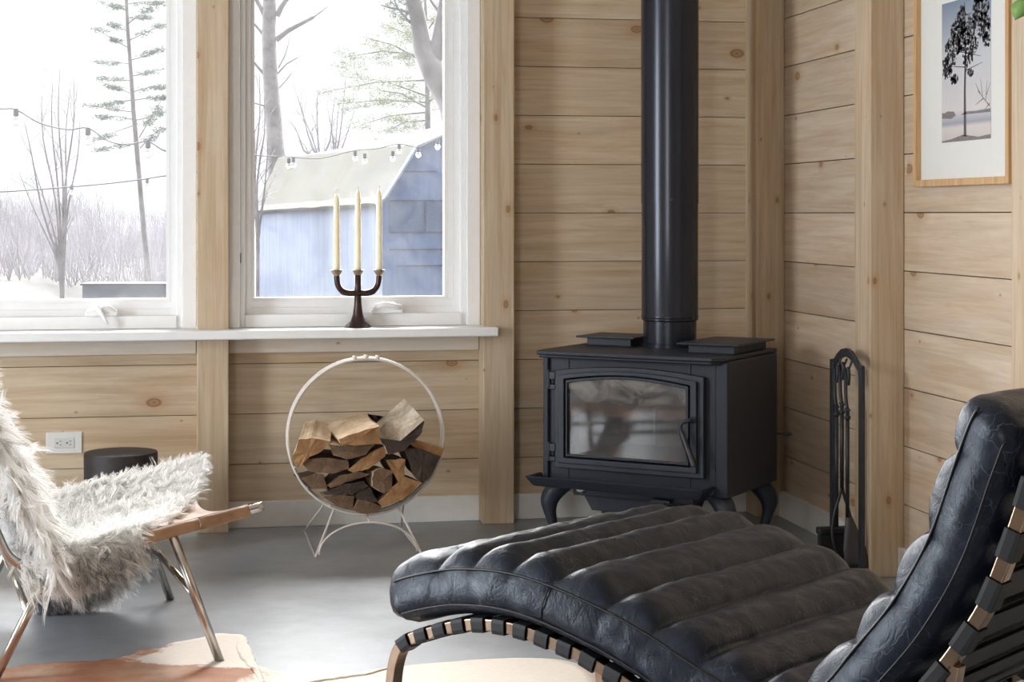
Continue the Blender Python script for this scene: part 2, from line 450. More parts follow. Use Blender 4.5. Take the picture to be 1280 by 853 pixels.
t = thing('wood_stove', 'black cast iron wood stove with arched glass door on curved legs', 'stove', FL + U*SW/2 + V*SD/2)
STV = t
# body as shell with an open firebox behind the door
b = MB()
gu0, gu1, gz0, gz1, gzm = .098, .524, .292, .532, .553
b.box((0, .012, SB), (.09, SD, ST), SM); b.box((.535, .012, SB), (SW-.028, SD, ST), SM)
b.box((.09, .012, SB), (.535, SD, .285), SM); b.box((.09, .012, .56), (.535, SD, ST), SM); b.box((.09, SD-.04, .285), (.535, SD, .56), SM)
b.build('firebox', m_steel, t, bevel=.003)
b = MB(); b.box((SW-.026, 0, SB-.004), (SW, SD+.004, ST+.003), SM); b.box((SW-.045, -.002, SB-.004), (SW-.0, .012, ST+.003), SM); b.build('side_panel', m_steel, t, bevel=.006, seg=3)
b = MB(); b.box((-.003, -.002, SB-.004), (.016, SD+.004, ST+.003), SM); b.build('side_panel', m_steel, t, bevel=.004, seg=3)
# top plate with chamfered front corners
b = MB()
poly = [(-.012, SD+.005), (-.012, .0), (-.002, -.052), (SW-.035, -.052), (SW-.002, -.02), (SW-.001, SD+.005)]
b.prism(poly, .014, SM @ Matrix.Translation((0, 0, ST+.004)))
b.prism([(-.008,.0),(0,-.036),(SW-.045,-.036),(SW-.02,-.01),(SW-.02,.02),(0,.02)], .012, SM @ Matrix.Translation((0, 0, ST-.007)))
b.build('top_plate', m_steel, t, bevel=.004, seg=3)
ZT = ST+.018
def shelf(u0, u1, v0, v1):
    b = MB(); b.box((u0+.03, v0+.03, ZT-.001), (u1-.025, v1-.02, ZT+.026), SM)
    f = b.build('warming_shelf', m_steel, t, bevel=.002)
    b = MB(); b.prism([(u0, v0), (u1-.0, v0), (u1, v1), (u0, v1)], .007, SM @ Matrix.Translation((0, 0, ZT+.026))); b.build('shelf_plate', m_cast, f, bevel=.003)
shelf(.0, .225, .235, .44)
shelf(.445, .665, .10, .44)
# front face details: door frame with arched top
def arch(u0, u1, z0, z1, zm, n=14):
    pts = [(u0, z0), (u1, z0)]
    for k in range(n+1):
        f = k/n; x = u1+(u0-u1)*f; pts.append((x, z1+(zm-z1)*math.sin(PI*f)**.9))
    return pts
def arch_ring(b, o, i, y0, y1, chamfer=0):
    n = len(o); FM = SM
    vs = [FM @ Vector((x, y0, z)) for x, z in o]+[FM @ Vector((x, y0, z)) for x, z in i]+[FM @ Vector((x, y1, z)) for x, z in o]+[FM @ Vector((x, y1, z)) for x, z in i]
    fs = []
    for k in range(n):
        j = (k+1) % n
        fs += [(k, j, n+j, n+k), (2*n+k, 3*n+k, 3*n+j, 2*n+j), (k, 2*n+k, 2*n+j, j), (n+k, n+j, 3*n+j, 3*n+k)]
    b.add(vs, fs)
b = MB()
arch_ring(b, arch(.047, .590, .244, .572, .592), arch(.072, .566, .266, .556, .577), -.012, .012)
arch_ring(b, arch(.066, .570, .262, .558, .579), arch(.088, .548, .280, .545, .566), -.026, .012)
arch_ring(b, arch(.092, .540, .285, .541, .562), arch(gu0, gu1+.006, gz0, gz1, gzm), -.020, .010)
dr = b.build('stove_door', m_cast, t, bevel=.002)
# fire glass
g = NT('stove glass with soot and painted reflection'); vv = g.coord()
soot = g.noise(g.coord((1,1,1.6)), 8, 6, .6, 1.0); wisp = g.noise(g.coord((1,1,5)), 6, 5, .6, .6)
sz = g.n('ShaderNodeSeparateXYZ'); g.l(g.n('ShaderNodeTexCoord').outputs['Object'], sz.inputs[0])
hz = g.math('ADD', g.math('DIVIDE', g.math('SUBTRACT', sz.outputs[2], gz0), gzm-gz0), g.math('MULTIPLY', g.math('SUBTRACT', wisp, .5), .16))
ash = g.ramp(hz, [(0, srgb(96,76,62)), (.12, srgb(70,62,58)), (.30, srgb(60,54,52)), (.50, srgb(58,50,46)), (.57, srgb(128,88,60)), (.65, srgb(100,80,66)), (.76, srgb(142,138,134)), (.95, srgb(148,142,134))])  # pale top and tan band paint the room's reflection into the glass colour
tr = g.n('ShaderNodeBsdfTransparent'); gl = g.n('ShaderNodeBsdfGlossy'); gl.inputs['Roughness'].default_value = .05
gl.inputs['Color'].default_value = (.9, .9, .9, 1)
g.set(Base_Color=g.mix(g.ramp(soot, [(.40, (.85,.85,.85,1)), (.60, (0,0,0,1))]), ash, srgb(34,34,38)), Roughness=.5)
m1 = g.n('ShaderNodeMixShader'); m1.inputs[0].default_value = .72; g.l(tr.outputs[0], m1.inputs[1]); g.l(g.b.outputs[0], m1.inputs[2])
m2 = g.n('ShaderNodeMixShader'); m2.inputs[0].default_value = .05
g.l(m1.outputs[0], m2.inputs[1]); g.l(gl.outputs[0], m2.inputs[2]); g.l(m2.outputs[0], g.out.inputs[0])
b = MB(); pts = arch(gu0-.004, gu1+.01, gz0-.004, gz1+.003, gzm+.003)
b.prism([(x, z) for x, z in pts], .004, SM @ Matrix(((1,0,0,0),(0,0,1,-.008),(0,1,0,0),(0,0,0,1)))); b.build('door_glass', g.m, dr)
b = MB()
for k in range(3): b.box((.10+k*.145, SD-.075, .286), (.238+k*.145, SD-.045, .42), SM)
b.box((.092, .05, .286), (.108, .36, .42), SM); b.box((.515, .05, .286), (.533, .36, .42), SM)
b.build('fire_brick', simple('tan fire brick', srgb(190,150,108), .9, var=.2), t, bevel=.002)
# hinges, latch handle
for z0 in (.268, .512):
    b = MB(); b.box((.014, -.016, z0+.03), (.05, .012, z0+.055), SM); b.tube([SM @ Vector((.024, -.012, z0)), SM @ Vector((.024, -.012, z0+.06))], .007, 12)
    b.box((.014, -.014, z0-.004), (.05, .012, z0+.012), SM)
    b.build('hinge', m_cast, t, bevel=.002)
m_chrome = simple('burnished steel', srgb(84,86,92), .3, 1, var=.05)
b = MB(); b.tube([SM @ Vector(p) for p in spline([(.560,-.02,.435),(.558,-.045,.436),(.540,-.056,.430),(.529,-.060,.415),(.536,-.062,.385)], 5)], .0068, 10)
b.lathe([(.012,0),(.012,.012)], n=16, M=SM @ Matrix.Translation((.560,-.024,.435)) @ Matrix.Rotation(PI/2, 4, 'X'))
h = b.build('door_handle', m_cast, dr, smooth=True)
b = MB(); b.tube([SM @ Vector(p) for p in ((.534,-.062,.396),(.560,-.066,.340),(.581,-.070,.292))], [.0085,.0105,.0115], 16); smooth_by_angle(b.build('handle_grip', m_chrome, h))
# ash lip: a shallow tray
b = MB()
b.box((.002, -.076, .186), (.602, .0, .194), SM)
RM = SM @ Matrix(((1,0,0,0),(0,1,0,0),(0,0,1,0),(0,0,0,1)))
def hexa(p): b.add([SM @ Vector(q) for q in p], [(0,3,2,1),(4,5,6,7),(0,1,5,4),(1,2,6,5),(2,3,7,6),(3,0,4,7)])
hexa([(.0,-.080,.188),(.605,-.080,.188),(.600,-.072,.188),(.005,-.072,.188),(-.022,-.102,.221),(.628,-.102,.221),(.612,-.088,.221),(-.006,-.088,.221)])
hexa([(.0,-.080,.188),(.006,-.072,.188),(.006,.0,.188),(.0,.0,.188),(-.022,-.102,.221),(-.006,-.088,.221),(-.006,.0,.221),(-.022,.0,.221)])
hexa([(.605,-.080,.188),(.605,.0,.188),(.599,.0,.188),(.599,-.072,.188),(.628,-.102,.221),(.628,.0,.221),(.612,.0,.221),(.612,-.088,.221)])
b.build('ash_lip', m_cast, t, bevel=.004, seg=3)
# ash pan housing and air slide under the body
b = MB(); b.box((.10, .02, .150), (.54, .36, SB-.001), SM)
b.prism([(.13,.150),(.49,.150),(.47,.100),(.16,.100)], .22, SM @ Matrix(((1,0,0,0),(0,0,1,.04),(0,1,0,0),(0,0,0,1)))); b.build('ash_pan', m_steel, t, bevel=.003)
b = MB(); b.box((.40, -.01, .150), (.47, .03, .164), SM); b.box((.435, -.02, .138), (.455, .0, .156), SM); b.build('air_slide', m_cast, t, bevel=.003)
b = MB(); b.lathe([(.019,0),(.019,.004),(.013,.006)], n=24, M=SM @ Matrix.Translation((.128, .019, .170)) @ Matrix.Rotation(PI/2, 4, 'X') @ Matrix.Diagonal((1, .62, 1, 1)))
b.build('badge', simple('badge metal', srgb(110,110,112), .35, 1), t)
# curved legs: a cast S profile swept in the diagonal plane, wide at the top
def stove_leg(u, v, du, dv):
    dv_ = Vector((du, dv, 0)).normalized(); sd = Vector((-dv_.y, dv_.x, 0))
    prof = [(-.016, .190, .050, .038), (.004, .176, .050, .039), (.028, .150, .042, .036), (.044, .120, .031, .032), (.044, .088, .0225, .028), (.034, .05, .0175, .025), (.026, .02, .0160, .023), (.026, .0, .0175, .024)]
    P = spline([(a, z, 0) for a, z, _, _ in prof], 4); R = spline([(c, d, 0) for _, _, c, d in prof], 4)
    b = MB(); vs = []
    n = 10
    for p, r in zip(P, R):
        c = Vector((u, v, 0)) + dv_*(p.x-.022) + Vector((0, 0, max(p.y, 0)))
        for k in range(n):
            an = 2*PI*k/n
            q = c + dv_*r.x*math.cos(an) + sd*r.y*math.sin(an)
            if p.y > .17: q += Vector((0, 0, 0))
            vs.append(SM @ q)
    fs = []
    for i in range(len(P)-1):
        for k in range(n): a_ = i*n+k; c_ = i*n+(k+1) % n; fs.append((a_, c_, c_+n, a_+n))
    fs.append(tuple(range(n))); fs.append(tuple((len(P)-1)*n+k for k in range(n)))
    b.add(vs, fs); b.build('leg', m_cast, t, smooth=True)
stove_leg(.03, .03, -1, -.35); stove_leg(SW-.03, .03, 1, -.5); stove_leg(SW-.035, SD-.05, 1, .35); stove_leg(.05, SD-.05, -1, .3)
# air lever sticking out behind the right side
b = MB(); b.tube([SM @ Vector((SW-.02, SD+.002, .345)), SM @ Vector((SW+.02, SD+.03, .343))], .003, 8)
lv = b.build('air_lever', m_cast, t)
b = MB(); b.tube([SM @ Vector((SW+.012, SD+.022, .343)), SM @ Vector((SW+.028, SD+.036, .342)), SM @ Vector((SW+.036, SD+.05, .342))], [.005, .008, .003], 10); b.build('lever_knob', m_cast, lv, smooth=True)
# flue pipe
m_pipe = NT('black flue enamel'); v_ = m_pipe.coord((1,1,.3))
m_pipe.set(Base_Color=m_pipe.ramp(m_pipe.noise(v_, 6, 4), [(.3, srgb(38,42,53)), (.7, srgb(46,50,62))]), Roughness=.25, Metallic=.3); m_pipe = m_pipe.m
PC = W(.549, 6.0)
rt = thing('flue_pipe', 'tall black cylindrical flue pipe rising from the wood stove', 'stove pipe', (PC.x, PC.y, ZT))
b = MB(); b.lathe([(.100,0),(.100,.012),(.0925,.014),(.0925,.016),(.0925,.09),(.0985,.094),(.0985,.1)], (PC.x, PC.y, ZT), 64); smooth_by_angle(b.build('pipe_collar', m_pipe, rt))
b = MB(); b.lathe([(.0985,.100),(.0995,.102),(.0995,.108),(.0985,.110),(.0985,.50),(.0985,.501)], (PC.x, PC.y, ZT), 64); smooth_by_angle(b.build('lower_pipe', m_pipe, rt))
b = MB(); b.lathe([(.1003,.498),(.1003,CEIL-ZT)], (PC.x, PC.y, ZT), 64); smooth_by_angle(b.build('upper_pipe', m_pipe, rt))
m_screw = simple('screw head', srgb(70,72,76), .4, .8)
for (px_, zz) in ((825, .115), (836, .51), (829, .08)):
    an = math.asin(max(-1, min(1, (px_-837)/36)))
    dd = W(math.sin(an), -math.cos(an))*.1; b = MB(); q = Vector((PC.x, PC.y, ZT+zz)) + dd
    b.tube([q-dd*.05, q+dd*.03], .004, 8); b.build('screw', m_screw, rt)

# ---------------------------------------------------------------- round firewood rack
m_rackp = simple('white powder coat', srgb(224,216,208), .4, var=.04)
RX, RZ, RR = .555, .369, .256; YF, YB_ = 5.66, 5.71
t = thing('firewood_rack', 'round white metal firewood rack on splayed wire legs under the right window', 'firewood rack', (RX, 5.75, 0))
def ring_mb(y, r, rad):
    b = MB(); n = 72
    b_pts = [(RX+r*math.cos(2*PI*k/n), y, RZ+r*math.sin(2*PI*k/n)) for k in range(n+1)]
    vs = []; fs = []; m = 8
    for k in range(n):
        a = 2*PI*k/n
        for j in range(m):
            q = 2*PI*j/m; rr = r+rad*math.cos(q); vs.append((RX+rr*math.cos(a), y+rad*1.3*math.sin(q), RZ+rr*math.sin(a)))
    for k in range(n):
        for j in range(m):
            fs.append((k*m+j, k*m+(j+1) % m, ((k+1) % n)*m+(j+1) % m, ((k+1) % n)*m+j))
    b.add(vs, fs); return b
for y in (YF, YB_): ring_mb(y, RR, .0048).build('ring', m_rackp, t, smooth=True)
for a in (81.7, 90, 98.3, -90, -62, -118, -40, -140, -22, -158):
    an = math.radians(a); off = .006 if a > 0 else -.004
    x, z = RX+(RR+off)*math.cos(an), RZ+(RR+off)*math.sin(an)
    b = MB(); b.tube([(x, YF-.006, z), (x, YB_+.006, z)], .0035, 8)
    if a > 0: b.lathe([(0,-.007),(.005,-.005),(.007,0),(.005,.005),(0,.007)], (x, YF-.003, z+.001), 12)
    b.build('crossbar', m_rackp, t, smooth=True)
for s in (-1, 1):
    xf = RX-.005+s*.17; xt = RX+s*.105; zt = RZ-math.sqrt(RR**2-.105**2)
    xr = RX+s*.13; zr = RZ-math.sqrt(RR**2-.13**2)
    pts = [(xt, YF, zt), (xf, 5.535, .005), (xf+(-.006 if s < 0 else -.012), 5.99, .005), (xr, YB_, zr)]
    b = MB(); b.tube(pts, .0040, 8); b.build('leg', m_rackp, t, smooth=False)
b = MB(); ar = [(RX-.005+.158*math.cos(q), 5.54, .01+.098*math.sin(q)) for q in [PI*k/24 for k in range(25)]]
b.tube(ar, .0035, 8); b.tube([(RX, 5.545, .105), (RX, YF, RZ-RR)], .0035, 8); b.build('foot_arch', m_rackp, t, smooth=True)

# split logs, each its own thing
def wood_end(name, light, dark):
    t = NT(name); v = t.coord()
    a = t.noise(v, 14, 5, .6, .5); c_ = t.noise(v, 120, 3, .6)
    c = t.ramp(a, [(.3, dark), (.65, light)]); c = t.mix(.4, c, t.ramp(c_, [(.35, dark), (.6, light)]), 'MULTIPLY')
    t.set(Base_Color=c, Roughness=.85); t.bump(c_, .6, .004); return t.m
m_end = [wood_end('split wood end, honey', srgb(196,158,112), srgb(140,102,68)), wood_end('split wood end, grey brown', srgb(150,122,96), srgb(96,74,56)), wood_end('split wood end, dark', srgb(96,78,66), srgb(56,44,38))]
m_bark = [wood_end('pale split face', srgb(244,226,200), srgb(196,166,132)), wood_end('brown bark', srgb(120,94,74), srgb(66,48,36)), wood_end('grey lichen bark', srgb(232,220,202), srgb(140,122,102))]
def P5(x, y): return (350+x/3.877, 430+y/3.877)
logs = [  # front outline in the view of the rack, plane depth, length, tilt up, end, side
 ([(60,560),(95,468),(150,458),(236,476),(200,520),(130,560),(92,596)], 5.60, .22, 0, 0, 'honey ended split log, largest at the upper left of the round rack'),
 ([(290,464),(380,428),(480,402),(478,484),(380,490),(304,488)], 5.585, .22, 0, 0, 'split log with pale flat top lying highest in the middle of the rack'),
 ([(240,490),(300,496),(452,492),(410,538),(330,556),(262,540)], 5.60, .22, 1, 0, 'pale half round split log just beneath the flat topped middle log'),
 ([(494,458),(518,486),(542,506),(600,456),(692,376),(686,430),(604,516),(530,534)], 5.59, .22, 2, 2, 'grey barked log jutting up at the upper right of the pile'),
 ([(338,606),(400,556),(470,512),(505,500),(506,546),(430,604),(360,620)], 5.61, .20, 0, 1, 'honey wedge log slanting up to the right at the centre of the pile'),
 ([(104,566),(200,552),(322,566),(328,604),(250,628),(140,616)], 5.61, .22, 1, 1, 'grey brown half round log under the large left one'),
 ([(104,652),(170,630),(212,640),(226,702),(160,704)], 5.62, .20, 1, 1, 'short brown log against the lower left curve of the rack'),
 ([(234,686),(290,642),(370,622),(432,634),(350,664),(246,698)], 5.61, .20, 1, 1, 'thin flat split log in the middle left, upper of two slabs'),
 ([(240,712),(300,686),(400,668),(424,690),(360,728),(270,738)], 5.61, .20, 2, 1, 'dark thin slab log, lower of two slabs at the middle left'),
 ([(456,622),(500,606),(546,622),(542,712),(500,722),(450,690)], 5.60, .20, 1, 0, 'squarish upright split log in the lower middle of the pile'),
 ([(516,566),(606,562),(598,664),(574,668)], 5.60, .20, 0, 1, 'triangular honey ended log pointing down, right of centre'),
 ([(608,512),(690,520),(772,552),(730,640),(690,674),(655,640)], 5.60, .20, 2, 1, 'big dark wedge log against the right side of the rack'),
 ([(622,484),(660,470),(790,508),(776,546),(690,516)], 5.62, .20, 0, 0, 'pale thin slab lying over the dark wedge at the right'),
 ([(478,768),(540,700),(605,648),(676,672),(640,720),(580,764),(500,788)], 5.60, .20, 0, 1, 'orange curved split log at the lower right of the rack'),
 ([(212,742),(280,732),(356,740),(350,802),(290,796)], 5.61, .20, 1, 2, 'small brown block at the lower left bottom of the pile'),
 ([(360,742),(400,706),(436,698),(468,762),(410,774)], 5.615, .20, 2, 1, 'dark small wedge at the bottom centre, above the lowest piece'),
 ([(356,806),(380,762),(440,770),(492,790),(476,816),(410,824)], 5.61, .18, 1, 0, 'lowest piece of firewood resting on the bottom of the rack'),
]
tops = {0: (.03, .035), 1: (-.035, .02), 3: (-.03, .055)}
for i, (poly, Y, L, e, s, lab) in enumerate(logs):
    P = [on_wall(*P5(x, y), Y) for x, y in poly]
    c = sum(P, Vector())/len(P)
    P = [c+(p-c)*1.06 for p in P]
    # resample outline with slight roughness
    out = []
    for k in range(len(P)):
        a, d = P[k], P[(k+1) % len(P)]
        for j in range(4):
            q = a.lerp(d, j/4); q = q + (q-c).normalized()*noise.noise(q*60)*.003; out.append(q)
    dx, dz = tops.get(i, (random.uniform(-.02, .02), random.uniform(-.02, .02)))
    b = MB(); n = len(out); rings = 7; vs = []
    for r in range(rings+1):
        f = r/rings; sc = 1-.10*f
        for q in out:
            w_ = c+(q-c)*sc+Vector((dx*f, L*f, dz*f*1.0))
            w_ += (q-c).normalized()*noise.noise(Vector((q.x*40, f*6+i, q.z*40)))*.004
            if r == 0: w_.y += noise.noise(q*45)*.006
            vs.append(w_)
    fs = [(r*n+k, r*n+(k+1) % n, (r+1)*n+(k+1) % n, (r+1)*n+k) for r in range(rings) for k in range(n)]
    b.add(vs, fs, 1); b.add(vs[:n]+[c+Vector((0,-.002,0))], [(k, (k+1) % n, n) for k in range(n)], 0)
    b.add(vs[rings*n:]+[sum(vs[rings*n:], Vector())/n], [(k, (k+1) % n, n) for k in range(n)], 0)
    o = b.build('firewood_log', [m_end[e], m_bark[s]], origin=c)
    tag(o, lab, 'firewood', 'split logs in the round rack')

# ---------------------------------------------------------------- candelabra and candles on the sill
m_iron = simple('dark brown glazed iron', srgb(62,44,42), .25, .35, var=.15)
cb_ = Vector((.564, 6.052, .703))
t = thing('candelabra', 'dark brown three armed candelabra on the window sill', 'candelabra', cb_)
b = MB(); b.lathe([(.046,0),(.047,.004),(.040,.010),(.026,.022),(.018,.045),(.0135,.08),(.0125,.105),(.0145,.112)], cb_, 32); smooth_by_angle(b.build('base', m_iron, t), 50)
sp = .0747
b = MB()
for s in (-1, 1):
    b.tube(spline([cb_+Vector((0,0,.122)), cb_+Vector((s*.03,0,.120)), cb_+Vector((s*.055,0,.128)), cb_+Vector((s*.070,0,.150)), cb_+Vector((s*sp,0,.185))], 6), [.0115]*13+[.0105]*12, 12)
b.tube([cb_+Vector((0,0,.11)), cb_+Vector((0,0,.14)), cb_+Vector((0,0,.186))], [.0135,.0115,.0125], 14)
b.build('arm', m_iron, t, smooth=True)
m_brass = simple('pale brass rim', srgb(176,160,140), .3, .8)
m_wax = NT('ivory wax'); m_wax.set(Base_Color=m_wax.ramp(m_wax.noise(m_wax.coord(), 8), [(.3, srgb(246,238,216)), (.7, srgb(250,244,226))]), Roughness=.4)
m_wax.b.inputs['Subsurface Weight'].default_value = .4; m_wax.b.inputs['Subsurface Radius'].default_value = (.02,.015,.01); m_wax.b.inputs['Subsurface Scale'].default_value = 1.0; m_wax = m_wax.m
m_wick = simple('wick', srgb(225,215,200), .8)
for k, s in enumerate((-1, 0, 1)):
    c = cb_+Vector((s*sp, 0, 0))
    b = MB(); b.lathe([(.010,.180),(.0135,.186),(.021,.200),(.0215,.202),(.013,.2015),(.012,.197)], c, 28); b.build('candle_cup', m_brass, t, smooth=True)
    H = (.272, .286, .286)[k]; z0 = .2015
    lab = ('ivory taper candle in the left cup, shortest of the three', 'ivory taper candle standing in the middle cup of the candelabra', 'ivory taper candle in the right cup of the candelabra')[k]
    ct = thing('taper_candle', lab, 'candle', c+Vector((0,0,z0)), 'taper candles in the candelabra')
    b = MB(); b.lathe([(.0118,0),(.0118,.004),(.0112,H*.5),(.0098,H-.03),(.0085,H-.016),(.0045,H-.006),(.0015,H-.003)], c+Vector((0,0,z0)), 24); b.build('wax', m_wax, ct, smooth=True)
    b = MB(); b.tube([c+Vector((0,0,z0+H-.006)), c+Vector((.0005,0,z0+H+.01))], .0012, 6); b.build('wick', m_wick, ct)

# ---------------------------------------------------------------- fireplace tools by the right wall
m_tool = NT('blackened wrought iron'); v_ = m_tool.coord()
m_tool.set(Base_Color=m_tool.ramp(m_tool.noise(v_, 30), [(.3, srgb(30,32,38)), (.7, srgb(44,46,54))]), Roughness=.42); m_tool = m_tool.m
TX = 1.955
def TP(px, py, X=TX):      # point on the plane x = X
    k = (px-640)/F; Y = X*(CS-k*SN)/(SN+k*CS); d = X*SN+Y*CS
    return Vector((X, Y, 1.1-(py-268)*d/F))
t = thing('tool_stand', 'black iron arched fireplace tool stand beside the right wall post', 'fireplace tool stand', (TX, 4.99, 0))
pl, pr = TP(1041, 450), TP(1077, 459)
b = MB()
for p in (pl, pr): b.box((TX-.006, p.y-.0125, .01), (TX+.006, p.y+.0125, p.z))
yc = (pl.y+pr.y)/2; hw = (pl.y-pr.y)/2
zb = .640
outer = [(-hw-.0125, zb), (-hw-.0125, zb+.008), (-hw+.02, zb+.012), (-hw*.62, zb+.030), (-hw*.35, zb+.046), (0, zb+.052), (hw*.35, zb+.046), (hw*.62, zb+.030), (hw-.02, zb+.012), (hw+.0125, zb+.008), (hw+.0125, zb)]
inner = [(hw-.012, zb-.045), (hw-.02, zb-.010), (hw*.5, zb+.012), (hw*.25, zb+.022), (0, zb+.026), (-hw*.25, zb+.022), (-hw*.5, zb+.012), (-hw+.02, zb-.010), (-hw+.012, zb-.045)]
poly = outer[:]+[(hw+.0125, zb-.045)]+inner+[(-hw-.0125, zb-.045)]
b.prism(poly, .010, Matrix(((0,0,1,TX-.005),(1,0,0,yc),(0,1,0,0),(0,0,0,1))))
b.box((TX-.09, pr.y-.03, .004), (TX+.035, pl.y+.03, .016))
b.build('frame', m_tool, t, bevel=.0015)
for yy in (-.045, 0, .045):
    b = MB(); b.tube(spline([(TX, yc+yy, zb+.020), (TX-.008, yc+yy, zb+.0), (TX-.014, yc+yy, zb-.014), (TX-.022, yc+yy, zb-.012), (TX-.026, yc+yy, zb+.004)], 5), .0035, 8); b.build('hook', m_tool, t, smooth=True)
def tool(name, label, cat, y, zt, zend, head):
    X = TX-.016; o = thing(name, label, cat, (X, y, zend))
    b = MB()   # looped handle with tapered rod
    lp = [(X, y+.0, zt-.13), (X, y+.012, zt-.10), (X, y+.014, zt-.05), (X, y+.004, zt-.012), (X, y-.008, zt-.008), (X, y-.012, zt-.03), (X, y-.006, zt-.055)]
    b.tube(spline(lp, 5), .0058, 8); b.build('handle', m_tool, o, smooth=True)
    b = MB(); b.tube([(X, y, zt-.125), (X, y, zend+head)], .0062, 10); b.build('rod', m_tool, o, smooth=True)
    b = MB(); b.lathe([(.008,0),(.010,.004),(.010,.008),(.008,.012)], (X, y, zt-.16), 12)
    b.tube([(X, y-.02, zt-.13), (X, y+.02, zt-.13)], .003, 8); b.build('collar', m_tool, o)
    return o, X
m_brist = simple('black bristles', srgb(26,26,30), .8, bump=.5, bscale=300)
yb = TP(1045, 600).y
o, X = tool('hearth_brush', 'black hearth brush with wide head, left on the tool stand', 'brush', yc+.045, zb+.0, .11, .03)
b = MB(); b.box((X-.062, yc+.03, .118), (X+.045, yc+.062, .140)); b.build('brush_head', m_tool, o, bevel=.005)
b = MB(); b.box((X-.058, yc+.034, .017), (X+.041, yc+.058, .119)); b.build('bristles', m_brist, o, bevel=.004)
o, X = tool('fire_tongs', 'black iron log tongs hanging in the middle of the tool stand', 'tongs', yc, zb+.012, .03, .23)
for s in (-1, 1):
    b = MB(); b.tube(spline([(X, yc, .27), (X+s*.008, yc, .24), (X+s*.026, yc, .18), (X+s*.030, yc, .12), (X+s*.014, yc, .06), (X+s*.005, yc, .03)], 6), .005, 8); b.build('tong_arm', m_tool, o, smooth=True)
o, X = tool('ash_shovel', 'black iron ash shovel hanging at the right of the tool stand', 'shovel', yc-.045, zb+.0, .03, .15)
b = MB()
vs = []; fs = []
n1, n2 = 8, 6
for i in range(n1+1):
    f = i/n1; wd = .010+.026*min(1, f*1.6); zz = .185-.155*f
    for j in range(n2+1):
        g_ = j/n2*2-1; vs.append((X+.004+g_*wd+.03*f, yc-.045-.008*(1-g_*g_), zz))
for i in range(n1):
    for j in range(n2): a = i*(n2+1)+j; fs.append((a, a+1, a+n2+2, a+n2+1))
b.add(vs, fs); o2 = b.build('shovel_blade', simple('worn shovel steel', srgb(84,80,84), .4, .5), o, smooth=True); md = o2.modifiers.new('s', 'SOLIDIFY'); md.thickness = .002

# ---------------------------------------------------------------- framed picture on the right wall
m_frame = wood('oak frame', 'Z', srgb(222,186,140), srgb(194,152,104), knot=False)
y0, y1, z0, z1 = 4.189, 4.794, 1.180, 1.84
t = thing('framed_picture', 'tall framed print of pines by a snowy shore on the right wall', 'picture', (XW-.001, (y0+y1)/2, z0))
b = MB(); xf = XW-.028; fw = .020
b.box((xf, y0, z0), (XW-.001, y0+fw, z1)); b.box((xf, y1-fw, z0), (XW-.001, y1, z1)); b.box((xf, y0+fw, z0), (XW-.001, y1-fw, z0+fw)); b.box((xf, y0+fw, z1-fw), (XW-.001, y1-fw, z1))
b.build('frame', m_frame, t, bevel=.0015)
b = MB(); b.box((XW-.012, y0+.01, z0+.01), (XW-.002, y1-.01, z1-.01)); b.build('mat_board', simple('white mat board', srgb(226,226,222), .7, var=.01), t)
# the print itself: flat sheet with flat shapes of ink
py0, py1, pz0, pz1 = 4.320, 4.628, 1.304, 1.700
pm = NT('print paper sky'); vv = pm.n('ShaderNodeTexCoord'); se = pm.n('ShaderNodeSeparateXYZ'); pm.l(vv.outputs['Object'], se.inputs[0])
fz = pm.math('DIVIDE', pm.math('SUBTRACT', se.outputs[2], pz0), pz1-pz0)
pm.set(Base_Color=pm.ramp(fz, [(0, srgb(196,186,182)), (.10, srgb(206,198,194)), (.13, srgb(150,152,164)), (.17, srgb(176,176,184)), (.22, srgb(206,200,200)), (.6, srgb(186,190,196)), (1, srgb(104,122,146))]), Roughness=.5); pm = pm.m
b = MB(); b.box((XW-.0130, py0, pz0), (XW-.0115, py1, pz1)); pr_ = b.build('print', pm, t)
m_ink = simple('ink of the tree', srgb(70,66,70), .6, nscale=200, var=.4)
m_ink2 = simple('ink of the shore', srgb(120,112,112), .6, nscale=150, var=.3)
def PP(f, g): return Vector((XW-.0134, py1+(py0-py1)*f, pz0+(pz1-pz0)*g))   # f to the right in the view
b = MB()
def flat_line(pts, ws):
    for k in range(len(pts)-1):
        (f0, g0), (f1, g1) = pts[k], pts[k+1]; a = Vector((f0*.308, g0*.396)); c = Vector((f1*.308, g1*.396)); dd = (c-a)
        nn = Vector((-dd.y, dd.x)).normalized()
        q = [a+nn*ws[k], c+nn*ws[k+1], c-nn*ws[k+1], a-nn*ws[k]]
        b.add([PP(p.x/.308, p.y/.396) for p in q], [(0,1,2,3)])
flat_line([(.49,.03),(.485,.35),(.50,.62),(.48,.97)], [.0085,.006,.0045,.002])
flat_line([(.49,.45),(.80,.99)], [.002,.002])
for _ in range(26):
    g_ = random.uniform(.48, .9); s_ = random.choice((-1, 1)); flat_line([(.49, g_), (.49+s_*random.uniform(.1,.36), g_+random.uniform(-.05,.05))], [.0015,.0006])
for (f0, g0, f1, g1) in ((.98,.22,.74,.34),(.84,.29,.80,.42),(.9,.26,.93,.40),(.98,.24,.88,.20),(.86,.28,.70,.24),(.8,.31,.70,.39),(.92,.3,.99,.38)): flat_line([(f0,g0),(f1,g1)], [.0016,.0005])
rnd_ = random.Random(3)
